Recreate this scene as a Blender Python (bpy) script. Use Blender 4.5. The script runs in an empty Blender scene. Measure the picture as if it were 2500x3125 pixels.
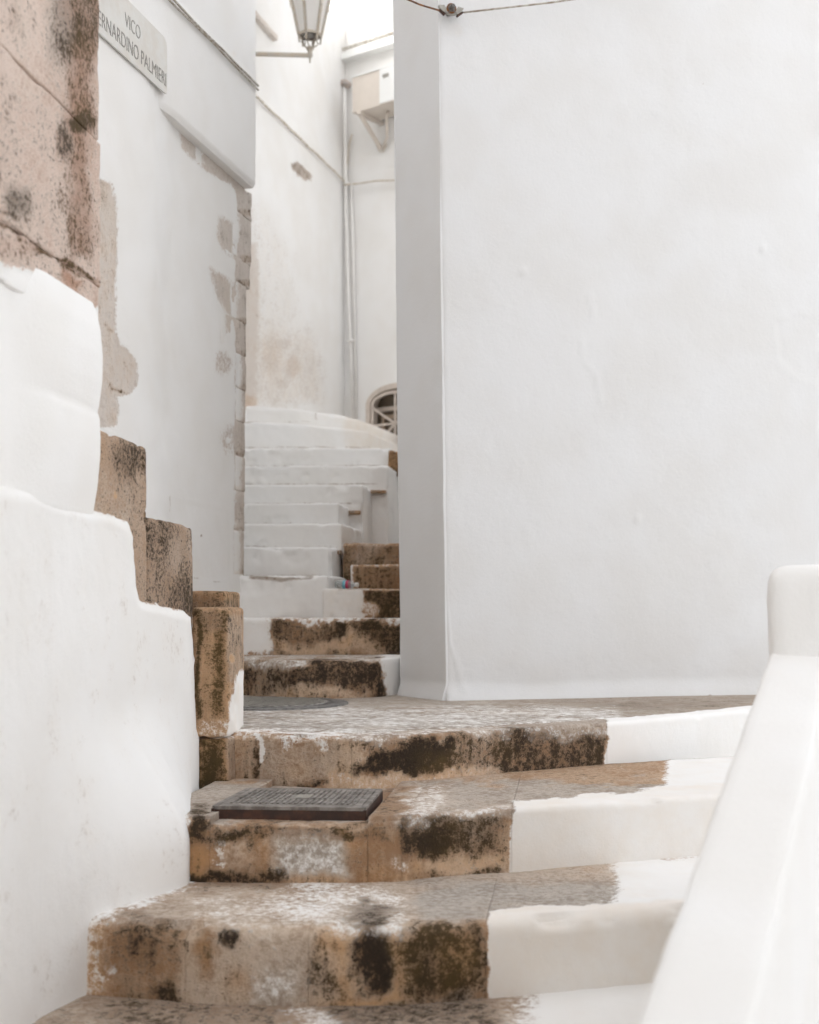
import bpy, math, random
import numpy as np
from mathutils import Vector, Matrix

random.seed(4)
S = bpy.context.scene
COL = S.collection

# ------------------------------------------------------------------ camera
F, HX, HY, E = 4000.0, 1250.0, 1840.0, 1.55      # focal (photo px), vanishing centre, eye height
cam = bpy.data.cameras.new('camera')
cam.sensor_fit = 'VERTICAL'
cam.sensor_height = 30.0
cam.lens = F / 3125.0 * 30.0
cam.shift_y = (HY - 1562.5) / 3125.0
cam.clip_start, cam.clip_end = 0.05, 500
cam.dof.use_dof = True
cam.dof.focus_distance = 4.9
cam.dof.aperture_fstop = 2.3
co = bpy.data.objects.new('camera', cam)
COL.objects.link(co)
co.location = (0, 0, E)
co.rotation_euler = (math.radians(90), 0, 0)
S.camera = co

# ------------------------------------------------------------------ light
SUN_EL, SUN_AZ = math.radians(41), math.radians(-135)   # azimuth clockwise from +Y
sdir = Vector((math.sin(SUN_AZ) * math.cos(SUN_EL), math.cos(SUN_AZ) * math.cos(SUN_EL), math.sin(SUN_EL)))
w = bpy.data.worlds.new('World')
S.world = w
w.use_nodes = True
nt = w.node_tree
bg = nt.nodes['Background']
sky = nt.nodes.new('ShaderNodeTexSky')
sky.sky_type = 'NISHITA'
sky.sun_disc = False
sky.sun_elevation = SUN_EL
sky.sun_rotation = SUN_AZ
sky.air_density = 1.0
sky.dust_density = 4.0
sky.ozone_density = 0.6
hs = nt.nodes.new('ShaderNodeHueSaturation')
hs.inputs['Saturation'].default_value = 0.12
nt.links.new(sky.outputs[0], hs.inputs['Color'])
nt.links.new(hs.outputs[0], bg.inputs['Color'])
bg.inputs['Strength'].default_value = 0.15
sl = bpy.data.lights.new('sun', 'SUN')
sl.energy = 2.1
sl.angle = math.radians(0.5)
sl.color = (1.0, 0.95, 0.87)
so = bpy.data.objects.new('sun', sl)
COL.objects.link(so)
so.rotation_euler = sdir.to_track_quat('Z', 'Y').to_euler()
so.location = (-6, -6, 14)
S.view_settings.view_transform = 'Standard'
S.view_settings.look = 'None'
S.view_settings.gamma = 1.0
S.view_settings.use_curve_mapping = False
S.view_settings.exposure = 1.92
S.cycles.max_bounces = 6
S.cycles.diffuse_bounces = 5
S.cycles.use_adaptive_sampling = True
S.cycles.adaptive_threshold = 0.03
S.cycles.adaptive_min_samples = 16

# ------------------------------------------------------------------ maths
def P(px, py, Y):
    return np.array(((px - HX) / F * Y, Y, E + (HY - py) / F * Y))

def G(px, py, Z):                       # pixel on a level surface of height Z
    Y = (E - Z) * F / (py - HY)
    return np.array(((px - HX) / F * Y, Y, Z))

def Wp(px, py, p, d):                   # pixel on a vertical plane through p along d
    r = (px - HX) / F
    t = (r * p[1] - p[0]) / (d[0] - r * d[1])
    X, Y = p[0] + t * d[0], p[1] + t * d[1]
    return np.array((X, Y, E + (HY - py) / F * Y))

def topx(v):
    Y = np.maximum(v[:, 1], 0.3)
    return np.stack((HX + F * v[:, 0] / Y, HY - F * (v[:, 2] - E) / Y), 1)

def _h(ix, iy, iz, s):
    n = (ix * 374761393 + iy * 668265263 + iz * 2147483647 + s * 1274126177) & 0xFFFFFFFF
    n = ((n ^ (n >> 13)) * 1274126177) & 0xFFFFFFFF
    n = (n ^ (n >> 16)) & 0xFFFF
    return n / 65535.0

def vnoise(p, seed=0):
    p = np.asarray(p, float)
    i = np.floor(p).astype(np.int64)
    f = p - i
    f = f * f * (3 - 2 * f)
    r = 0
    for dx in (0, 1):
        for dy in (0, 1):
            for dz in (0, 1):
                wgt = (f[:, 0] if dx else 1 - f[:, 0]) * (f[:, 1] if dy else 1 - f[:, 1]) * (f[:, 2] if dz else 1 - f[:, 2])
                r = r + wgt * _h(i[:, 0] + dx, i[:, 1] + dy, i[:, 2] + dz, seed)
    return r

def fbm(p, scale, octv=4, seed=0, rough=0.5):
    p = np.asarray(p, float) * scale
    a, tot, r = 1.0, 0.0, 0
    for o in range(octv):
        r = r + a * vnoise(p + 17.3 * o, seed + o)
        tot += a
        a *= rough
        p = p * 2.03
    return r / tot - 0.5

def sstep(a, b, x):
    t = np.clip((x - a) / (b - a), 0, 1)
    return t * t * (3 - 2 * t)

# ------------------------------------------------------------------ objects
ORG = {}
def thing(name, label, cat, loc=(0, 0, 0), group=None):
    o = bpy.data.objects.new(name, None)
    COL.objects.link(o)
    o.location = loc
    o.empty_display_size = 0.1
    o['label'] = label
    o['category'] = cat
    if group:
        o['group'] = group
    ORG[o.name] = np.array(loc, float)
    return o

def tag(o, label, cat, group=None):
    o['label'] = label
    o['category'] = cat
    if group:
        o['group'] = group
    return o

def mesh(name, V, Fc, mat, parent=None, smooth=True, st=None, gr=None, origin=None, flat_from=None):
    V = np.asarray(V, float)
    org = ORG[parent.name] if parent is not None else (np.array(origin, float) if origin is not None else np.zeros(3))
    me = bpy.data.meshes.new(name)
    me.from_pydata((V - org).tolist(), [], [list(map(int, f)) for f in Fc])
    if smooth:
        sm = np.ones(len(me.polygons), bool)
        if flat_from is not None:
            sm[flat_from:] = False
        me.polygons.foreach_set('use_smooth', sm)
    if st is not None:
        a = me.attributes.new('st', 'FLOAT_COLOR', 'POINT')
        a.data.foreach_set('color', np.clip(st, 0, 1).astype(np.float32).ravel())
        a = me.attributes.new('gr', 'FLOAT', 'POINT')
        a.data.foreach_set('value', (gr if gr is not None else np.zeros(len(V))).astype(np.float32))
    me.materials.append(mat)
    me.update()
    o = bpy.data.objects.new(name, me)
    COL.objects.link(o)
    if parent is not None:
        o.parent = parent
    else:
        o.location = org
    ORG[o.name] = org
    return o

# ------------------------------------------------------------------ stain maps
# a shape is evaluated on the photograph's pixel position of each surface point,
# with a wobble in the surface's own space: the values are stored on the mesh.
FS = 1.0
def rect(x0, y0, x1, y1, f=14):
    f = f * FS
    def m(q):
        return (sstep(x0 - f, x0 + f, q[:, 0]) * (1 - sstep(x1 - f, x1 + f, q[:, 0])) *
                sstep(y0 - f, y0 + f, q[:, 1]) * (1 - sstep(y1 - f, y1 + f, q[:, 1])))
    return m

def ell(cx, cy, rx, ry, f=0.35):
    f = min(.95, f * FS)
    def m(q):
        r = np.sqrt(((q[:, 0] - cx) / rx) ** 2 + ((q[:, 1] - cy) / ry) ** 2)
        return 1 - sstep(1 - f, 1 + f, r)
    return m

def band(pts, wd, f=6):                 # along a polyline
    pts = np.array(pts, float)
    def m(q):
        d = np.full(len(q), 1e9)
        for a, b in zip(pts[:-1], pts[1:]):
            ab = b - a
            t = np.clip(((q - a) @ ab) / (ab @ ab), 0, 1)
            d = np.minimum(d, np.linalg.norm(q - (a + t[:, None] * ab), axis=1))
        return 1 - sstep(wd - f, wd + f, d)
    return m

def poly(pts, f=10):
    f = f * FS
    pts = np.array(pts, float)
    def m(q):
        d = np.full(len(q), 1e9)
        ins = np.zeros(len(q), bool)
        n = len(pts)
        for i in range(n):
            a, b = pts[i], pts[(i + 1) % n]
            ab = b - a
            t = np.clip(((q - a) @ ab) / (ab @ ab + 1e-9), 0, 1)
            d = np.minimum(d, np.linalg.norm(q - (a + t[:, None] * ab), axis=1))
            c = ((a[1] > q[:, 1]) != (b[1] > q[:, 1]))
            with np.errstate(divide='ignore', invalid='ignore'):
                xi = a[0] + (q[:, 1] - a[1]) / (b[1] - a[1] + 1e-12) * ab[0]
            ins ^= c & (q[:, 0] < xi)
        sd = np.where(ins, d, -d)
        return sstep(-f, f, sd)
    return m

def stain(V, base, items, wob=14, scale=7.0, seed=3):
    """base = (paint, dark, warm, pale, grey); items = (shape, {channel: value})"""
    V = np.asarray(V, float)
    q = topx(V)
    wv = np.stack((fbm(V, scale, 5, seed, .64), fbm(V, scale, 5, seed + 9, .64)), 1) * 2
    qp = q + wv * min(wob, 30)
    q = q + wv * wob
    ch = {c: np.full(len(V), b, float) for c, b in zip('pdwlg', base)}
    for shp, val in items:
        m = shp(qp if val.get('p', 0) >= .9 else q)
        for c, v in val.items():
            ch[c] = ch[c] * (1 - m) + v * m
    return np.stack((ch['p'], ch['d'], ch['w'], ch['l']), 1), ch['g']

WHITE = (1, 0, 0, 0, 0)
# ------------------------------------------------------------------ materials
def nodes(name):
    m = bpy.data.materials.new(name)
    m.use_nodes = True
    return m, m.node_tree.nodes, m.node_tree.links, m.node_tree.nodes['Principled BSDF']

class N:
    """tiny helper to write node maths"""
    def __init__(s, n, l):
        s.n, s.l = n, l
    def set(s, sock, v):
        if hasattr(v, 'is_output') or isinstance(v, bpy.types.NodeSocket):
            s.l.new(v, sock)
        else:
            sock.default_value = v
    def math(s, op, a, b=0.0, c=0.0, clamp=False):
        x = s.n.new('ShaderNodeMath')
        x.operation = op
        x.use_clamp = clamp
        for i, v in enumerate((a, b, c)):
            s.set(x.inputs[i], v)
        return x.outputs[0]
    def ss(s, x, a, b):
        r = s.n.new('ShaderNodeMapRange')
        r.interpolation_type = 'SMOOTHSTEP'
        s.set(r.inputs['Value'], x)
        r.inputs['From Min'].default_value = a
        r.inputs['From Max'].default_value = b
        return r.outputs[0]
    def mix(s, f, a, b):
        r = s.n.new('ShaderNodeMix')
        r.data_type = 'RGBA'
        s.set(r.inputs[0], f)
        s.set(r.inputs[6], a)
        s.set(r.inputs[7], b)
        return r.outputs[2]
    def noise(s, vec, scale, detail=5, rough=0.6, dist=0.0):
        r = s.n.new('ShaderNodeTexNoise')
        s.l.new(vec, r.inputs['Vector'])
        r.inputs['Scale'].default_value = scale
        r.inputs['Detail'].default_value = detail
        r.inputs['Roughness'].default_value = rough
        r.inputs['Distortion'].default_value = dist
        return r.outputs[0]

def C(r, g, b):
    return (r, g, b, 1)

def stone(name, pale=C(.68, .515, .375), brown=C(.345, .205, .115), warm=C(.58, .325, .145), dark=C(.026, .018, .012),
          streak=0.0, speck=1.0, drip=.28, grain=52, wash=(.865, .855, .84)):
    m, n, l, b = nodes(name)
    h = N(n, l)
    tc = n.new('ShaderNodeTexCoord').outputs['Object']
    at = n.new('ShaderNodeAttribute')
    at.attribute_name = 'st'
    sep = n.new('ShaderNodeSeparateColor')
    l.new(at.outputs['Color'], sep.inputs[0])
    p, d, wm, pl = sep.outputs[0], sep.outputs[1], sep.outputs[2], at.outputs['Alpha']
    ag = n.new('ShaderNodeAttribute')
    ag.attribute_name = 'gr'
    g = ag.outputs['Fac']
    vec = tc
    if streak:
        mp = n.new('ShaderNodeMapping')
        mp.inputs['Scale'].default_value = (0.6, 1.0, 1.0)
        l.new(tc, mp.inputs[0])
        vec = mp.outputs[0]
    n1 = h.noise(vec, 8, 5, .62)
    n2 = h.noise(vec, grain, 5, .68)
    n3 = h.noise(tc, 190, 2, .6)
    nb = h.noise(tc, 2.3, 2, .6)
    c1 = h.math('MULTIPLY_ADD', n1, 2.2, -1.1)
    c2 = h.math('MULTIPLY_ADD', n2, 2.2, -1.1)
    c3 = h.math('MULTIPLY_ADD', n3, 2.2, -1.1)
    ms = n.new('ShaderNodeMapping')
    ms.inputs['Scale'].default_value = (1.0, 1.0, .16) if not streak else (.4, 1.0, 1.0)
    l.new(tc, ms.inputs[0])
    c4 = h.math('MULTIPLY_ADD', h.noise(ms.outputs[0], 42, 4, .6), 2.2, -1.1)
    # limewash cover, ragged at its edge
    k = h.math('MULTIPLY_ADD', c2, .9, h.math('MULTIPLY_ADD', c3, .35, h.math('MULTIPLY', c1, .45)))
    ew = h.math('MULTIPLY_ADD', h.math('MULTIPLY', p, h.math('SUBTRACT', 1.0, p)), 3.4, .12)
    k = h.math('MULTIPLY_ADD', k, ew, p)
    paint = h.ss(h.math('MULTIPLY_ADD', c4, .12, k), .24, .76)
    # bare stone tone
    t = h.math('MULTIPLY_ADD', c1, .8, pl)
    t = h.math('MULTIPLY_ADD', c2, .85, t)
    t = h.math('MULTIPLY_ADD', c3, .3, t)
    t = h.ss(t, .0, 1.0)
    col = h.mix(t, brown, pale)
    wv = h.math('MULTIPLY_ADD', c1, .55, wm)
    wv = h.math('MULTIPLY_ADD', c2, .3, wv)
    wv = h.ss(wv, .25, .85)
    col = h.mix(h.math('MULTIPLY', wv, .68), col, warm)
    gcol = h.mix(h.ss(h.math('MULTIPLY_ADD', c2, .8, h.math('MULTIPLY_ADD', c1, .5, .5)), .1, .9), C(.31, .262, .22), C(.57, .52, .465))
    col = h.mix(h.math('MULTIPLY', g, 1.0, clamp=True), col, gcol)
    # pale bloom, then lichen and dirt
    col = h.mix(h.math('MULTIPLY', h.ss(h.math('MULTIPLY_ADD', c2, .5, h.math('MULTIPLY', h.math('SUBTRACT', nb, .5), 2.6)), .12, .62), .45), col, C(.66, .575, .49))
    vo = n.new('ShaderNodeTexVoronoi')
    l.new(tc, vo.inputs['Vector'])
    vo.inputs['Scale'].default_value = 46
    vo.inputs['Randomness'].default_value = 1.0
    spot = h.math('SUBTRACT', h.math('MULTIPLY_ADD', d, .30, h.math('MULTIPLY_ADD', c2, .10, h.math('MULTIPLY', c1, .16))), vo.outputs['Distance'])
    spot = h.ss(spot, -.10, .02)
    col = h.mix(h.math('MULTIPLY', spot, .6), col, C(.13, .08, .045))
    dk = h.math('MULTIPLY_ADD', d, 1.0, -.06)
    soft = h.ss(h.math('MULTIPLY_ADD', c4, drip * 1.2, h.math('MULTIPLY_ADD', c1, .45, d)), .12, .95)
    col = h.mix(h.math('MULTIPLY', soft, .62), col, C(.17, .105, .06))
    dk = h.math('MULTIPLY_ADD', c1, .55, dk)
    dk = h.math('MULTIPLY_ADD', c4, drip, dk)
    dk = h.math('MULTIPLY_ADD', c2, .85 * speck, dk)
    dk = h.math('MULTIPLY_ADD', c3, .45 * speck, dk)
    dk = h.ss(dk, .26, .84)
    dcol = h.mix(h.ss(h.math('MULTIPLY_ADD', c1, .5, wm), .1, .8), dark, C(.082, .054, .019))
    dcol = h.mix(h.math('MULTIPLY', h.ss(n3, .45, .75), h.math('MULTIPLY_ADD', d, -.7, .9)), dcol, C(.12, .075, .043))
    col = h.mix(h.math('MULTIPLY', dk, .97), col, dcol)
    # limewash colour: nearly even, some cream and a little grime
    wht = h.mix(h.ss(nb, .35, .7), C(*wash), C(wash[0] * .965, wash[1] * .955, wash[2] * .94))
    wht = h.mix(h.math('MULTIPLY', h.ss(h.math('MULTIPLY_ADD', c1, .35, wm), .15, 1.0), .5), wht, C(.76, .62, .47))
    gm = h.ss(h.math('MULTIPLY_ADD', c2, .4, h.math('MULTIPLY_ADD', c1, .32, h.math('MULTIPLY', d, 1.15))), .42, .85)
    wht = h.mix(h.math('MULTIPLY', gm, .75), wht, C(.36, .29, .23))
    out = h.mix(paint, col, wht)
    l.new(out, b.inputs['Base Color'])
    b.inputs['Roughness'].default_value = .9
    b.inputs['Specular IOR Level'].default_value = .25
    # relief
    hs_ = h.math('MULTIPLY_ADD', n2, 1.0, h.math('MULTIPLY', n3, .5))
    hgt = h.math('MULTIPLY', hs_, h.math('MULTIPLY_ADD', p, -.84, 1.0))
    bp = n.new('ShaderNodeBump')
    bp.inputs['Strength'].default_value = .8
    bp.inputs['Distance'].default_value = .009
    l.new(hgt, bp.inputs['Height'])
    l.new(bp.outputs[0], b.inputs['Normal'])
    return m

def plain(name, col, rough=.6, metal=0.0, var=.25, scale=30, col2=None, bump=.002):
    m, n, l, b = nodes(name)
    h = N(n, l)
    tc = n.new('ShaderNodeTexCoord').outputs['Object']
    k = h.noise(tc, scale, 6, .65)
    c2 = col2 if col2 else tuple(v * (1 - var) for v in col[:3]) + (1,)
    l.new(h.mix(h.ss(k, .35, .65), col, c2), b.inputs['Base Color'])
    b.inputs['Roughness'].default_value = rough
    b.inputs['Metallic'].default_value = metal
    if bump:
        bp = n.new('ShaderNodeBump')
        bp.inputs['Distance'].default_value = bump
        bp.inputs['Strength'].default_value = .6
        l.new(h.noise(tc, scale * 3, 4, .6), bp.inputs['Height'])
        l.new(bp.outputs[0], b.inputs['Normal'])
    return m

M_STONE = stone('weathered_limestone')
M_PIER = stone('pink_tufa', pale=C(.74, .61, .53), brown=C(.50, .345, .27), warm=C(.40, .165, .08), dark=C(.07, .05, .035), speck=1.35, drip=.04, grain=75)
M_QUOIN = stone('pale_sandstone', pale=C(.72, .66, .605), brown=C(.60, .52, .46), warm=C(.60, .44, .32), dark=C(.17, .12, .08), speck=.9)
M_GRAIN = stone('lichened_limestone', pale=C(.62, .475, .365), brown=C(.37, .245, .16), speck=1.35, drip=.05, grain=75)
M_RWALL = stone('shade_toned_limewash', wash=(.745, .75, .757))  # limewash darkened and cooled in colour to offset the strong skylight here
M_TREAD = stone('worn_paving', pale=C(.50, .43, .36), brown=C(.30, .22, .16), streak=1.0)
M_RUST = plain('rusty_iron', C(.10, .045, .028), .75, .2, col2=C(.045, .027, .022), scale=18)
M_IRON = plain('grey_cast_iron', C(.24, .225, .21), .55, .5, col2=C(.10, .095, .09), scale=40)
M_HATCH = plain('worn_hatch_steel', C(.31, .285, .26), .6, .3, col2=C(.15, .13, .115), scale=22)
M_CABLE = plain('painted_cable', C(.55, .52, .47), .6, scale=25, col2=C(.25, .20, .14))
M_CABLEW = plain('limewashed_cable', C(.72, .68, .62), .7, scale=25, col2=C(.52, .44, .34))
M_WIRE = plain('rusty_wire', C(.30, .13, .05), .8, .2, col2=C(.10, .05, .03), scale=60)
M_ZINC = plain('dull_zinc', C(.42, .40, .36), .45, .6, scale=30)
M_LAMP = plain('grey_lamp_metal', C(.42, .39, .35), .6, .3, scale=40, col2=C(.42, .35, .27))
M_AC = plain('cream_plastic', C(.70, .63, .56), .5, scale=6, var=.05, bump=0)
M_ACW = plain('white_enamel', C(.82, .82, .80), .4, scale=6, var=.03, bump=0)
M_FRAME = plain('cream_paint', C(.66, .58, .51), .55, scale=20, var=.1)
M_DARKF = plain('brown_paint', C(.38, .29, .21), .6, scale=20, var=.15)
M_SIGN = plain('worn_marble', C(.66, .65, .62), .4, scale=9, var=.09, col2=C(.62, .585, .535))
M_LETTER = plain('faded_black_paint', C(.20, .19, .175), .7, scale=60, col2=C(.36, .34, .31))
M_PIPE = plain('white_pipe', C(.84, .82, .79), .6, scale=8, var=.06)
M_DUCT = plain('grey_tile', C(.36, .33, .31), .8, scale=30, col2=C(.52, .42, .36))
M_DARK = plain('dark_room', C(.10, .08, .06), .8, bump=0)

m, n, l, b = nodes('lamp_glass')
b.inputs['Base Color'].default_value = C(.80, .77, .73)
b.inputs['Roughness'].default_value = .45
b.inputs['Transmission Weight'].default_value = .25
M_GLASS = m
m, n, l, b = nodes('window_glass')
b.inputs['Base Color'].default_value = C(.14, .11, .08)
b.inputs['Roughness'].default_value = .12
M_PANE = m
m, n, l, b = nodes('clear_plastic')
b.inputs['Base Color'].default_value = C(.90, .95, .96)
b.inputs['Roughness'].default_value = .12
b.inputs['Transmission Weight'].default_value = .8
b.inputs['IOR'].default_value = 1.15
M_BOTTLE = m
M_BLUE = plain('blue_label', C(.22, .55, .68), .4, scale=40, bump=0)
M_RED = plain('red_label', C(.62, .08, .16), .4, scale=40, bump=0)

# ------------------------------------------------------------------ builders
def lin(a, b, step):
    return np.linspace(a, b, max(2, int(round(abs(b - a) / step)) + 1))

def grid_faces(nu, nv, off=0, keep=None, flip=False):
    i, j = np.meshgrid(np.arange(nu - 1), np.arange(nv - 1), indexing='ij')
    a = i * nv + j + off
    f = np.stack((a, a + nv, a + nv + 1, a + 1), -1).reshape(-1, 4)
    if flip:
        f = f[:, ::-1]
    if keep is not None:
        f = f[keep.reshape(-1)]
    return f

def wall(name, p0, p1, us, zs, mat, parent, thick=0.4, amp=.006, lean=0.0, zl=1.1, base=WHITE, items=(), wob=14,
         hole=None, fine=.0015, relief=.004, extra=None, seed=1, sscale=7.0, origin=None, shell=False):
    """vertical wall from plan p0 to p1; outward side is to the right of p0->p1"""
    p0, p1 = np.array(p0, float), np.array(p1, float)
    L = np.linalg.norm(p1 - p0)
    d = (p1 - p0) / L
    nr = np.array((d[1], -d[0]))
    U, Z = np.meshgrid(us, zs, indexing='ij')
    U, Z = U.ravel(), Z.ravel()
    V = np.stack((p0[0] + d[0] * U + lean * (Z - zl), p0[1] + d[1] * U, Z), 1)
    st, gr = stain(V, base, items, wob, sscale, seed + 5)
    o = amp * 2 * fbm(V, 1.6, 3, seed) + amp * .5 * fbm(V, 7, 3, seed + 2)
    bare = 1 - sstep(.3, .7, st[:, 0])
    o = o + fine * 2 * fbm(V, 40, 3, seed + 7) * (0.5 + 2.5 * bare) - relief * bare
    if extra is not None:
        o = o + extra(V, U, Z)
    V[:, :2] += o[:, None] * nr
    nu, nv = len(us), len(zs)
    keep = None
    if hole is not None:
        uc = (us[:-1] + us[1:]) / 2
        zc = (zs[:-1] + zs[1:]) / 2
        a, b_ = np.meshgrid(uc, zc, indexing='ij')
        keep = ~hole(a.ravel(), b_.ravel())
    Fc = grid_faces(nu, nv, keep=keep).tolist()
    nf = len(Fc)
    if shell:
        return mesh(name, V, Fc, mat, parent, st=st, gr=gr, origin=origin)
    idx = np.arange(nu * nv).reshape(nu, nv)
    bk = np.array((-nr[0] * thick, -nr[1] * thick, 0))
    allV = [V]
    off = len(V)
    cor = np.array([V[idx[0, 0]], V[idx[-1, 0]], V[idx[-1, -1]], V[idx[0, -1]]]) + bk
    for loop, (c0, c1) in ((idx[:, 0], (0, 1)), (idx[-1, :], (1, 2)), (idx[::-1, -1], (2, 3)), (idx[0, ::-1], (3, 0))):
        e = np.concatenate((V[loop], cor[[c1, c0]]))
        allV.append(e)
        Fc.append(list(range(off + len(e) - 1, off - 1, -1)))
        off += len(e)
    allV.append(cor)
    Fc.append([off + 3, off + 2, off + 1, off])
    V2 = np.concatenate(allV)
    st2 = np.concatenate((st, np.tile((1, 0, 0, 0), (len(V2) - len(V), 1))))
    gr2 = np.concatenate((gr, np.zeros(len(V2) - len(V))))
    o = mesh(name, V2, Fc, mat, parent, st=st2, gr=gr2, flat_from=nf, origin=origin)
    return o

def boxgrid(xs, ys, zs):
    """closed box surface on given coordinate lists, shared vertices"""
    P_, F_ = [], []
    off = 0
    def add(A, B, fn, flip):
        nonlocal off
        a, b_ = np.meshgrid(A, B, indexing='ij')
        P_.append(fn(a.ravel(), b_.ravel()))
        F_.append(grid_faces(len(A), len(B), off, flip=flip))
        off += len(A) * len(B)
    o = np.ones
    add(xs, ys, lambda a, b_: np.stack((a, b_, o(len(a)) * zs[-1]), 1), False)
    add(xs, ys, lambda a, b_: np.stack((a, b_, o(len(a)) * zs[0]), 1), True)
    add(xs, zs, lambda a, b_: np.stack((a, o(len(a)) * ys[0], b_), 1), False)
    add(xs, zs, lambda a, b_: np.stack((a, o(len(a)) * ys[-1], b_), 1), True)
    add(ys, zs, lambda a, b_: np.stack((o(len(a)) * xs[-1], a, b_), 1), False)
    add(ys, zs, lambda a, b_: np.stack((o(len(a)) * xs[0], a, b_), 1), True)
    V = np.concatenate(P_)
    Fq = np.concatenate(F_)
    key = np.round(V, 6)
    uq, inv = np.unique(key, axis=0, return_inverse=True)
    return uq, inv.ravel()[Fq]

def edgy(Lg, r, res):
    """coordinates 0..L, denser over the rounded ends"""
    r = min(r, Lg * .45)
    k = np.array((0, .12, .3, .55, 1.0)) * r
    mid = lin(r, Lg - r, res)
    return np.unique(np.round(np.concatenate((k, mid, Lg - k)), 6))

def block(name, c8, r, mat, parent, res=.012, amp=.003, seed=0, base=WHITE, items=(), wob=14, origin=None, nscale=9.0, sscale=7.0,
          chip=0.0):
    """rounded, slightly uneven block; c8 = bottom quad (4, ccw from near-left) then top quad"""
    c8 = np.array(c8, float)
    lx = np.linalg.norm(c8[1] - c8[0])
    ly = np.linalg.norm(c8[3] - c8[0])
    lz = np.linalg.norm(c8[4] - c8[0])
    r = min(r, .45 * min(lx, ly, lz))
    V, Fc = boxgrid(edgy(lx, r, res), edgy(ly, r, max(res, ly / 60)), edgy(lz, r, res))
    dim = np.array((lx, ly, lz))
    q = np.clip(V, r, dim - r)
    dv = V - q
    ln = np.linalg.norm(dv, axis=1)
    nz = ln > 1e-9
    nrm = np.zeros_like(V)
    nrm[nz] = dv[nz] / ln[nz, None]
    V2 = V.copy()
    V2[nz] = q[nz] + nrm[nz] * r
    u = V2 / dim
    a, b_, c_ = u[:, 0:1], u[:, 1:2], u[:, 2:3]
    Wd = ((1 - a) * (1 - b_) * (1 - c_) * c8[0] + a * (1 - b_) * (1 - c_) * c8[1] + a * b_ * (1 - c_) * c8[2] + (1 - a) * b_ * (1 - c_) * c8[3] +
          (1 - a) * (1 - b_) * c_ * c8[4] + a * (1 - b_) * c_ * c8[5] + a * b_ * c_ * c8[6] + (1 - a) * b_ * c_ * c8[7])
    ex, ey, ez = (c8[1] - c8[0]) / lx, (c8[3] - c8[0]) / ly, (c8[4] - c8[0]) / lz
    wn = nrm[:, 0:1] * ex + nrm[:, 1:2] * ey + nrm[:, 2:3] * ez
    st, gr = stain(Wd, base, items, wob, sscale, seed + 5)
    o = amp * 2 * fbm(Wd, nscale, 4, seed) + .25 * amp * 2 * fbm(Wd, 45, 3, seed + 3)
    if chip:
        edge = sstep(.75, 1.2, np.abs(nrm).sum(1))
        o = o - chip * edge * sstep(.05, .2, fbm(Wd, 11, 3, seed + 8))
    Wd = Wd + wn * o[:, None]
    return mesh(name, Wd, Fc, mat, parent, st=st, gr=gr, origin=origin)

def prism8(quad, z0, z1):
    q = [tuple(p[:2]) for p in quad]
    return [(x, y, z0) for x, y in q] + [(x, y, z1) for x, y in q]

def smooth_path(pts, step=.012):
    pts = np.array(pts, float)
    s = np.concatenate(((0,), np.cumsum(np.linalg.norm(np.diff(pts, axis=0), axis=1))))
    t = lin(0, s[-1], step)
    out = np.stack([np.interp(t, s, pts[:, k]) for k in (0, 1)], 1)
    k = max(3, int(.16 / step) | 1)
    pad = k // 2
    ext = np.concatenate((2 * out[0] - out[1:pad + 1][::-1], out, 2 * out[-1] - out[-pad - 1:-1][::-1]))
    ker = np.hanning(k + 2)[1:-1]
    ker /= ker.sum()
    return np.stack([np.convolve(ext[:, j], ker, 'valid') for j in (0, 1)], 1)

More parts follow.
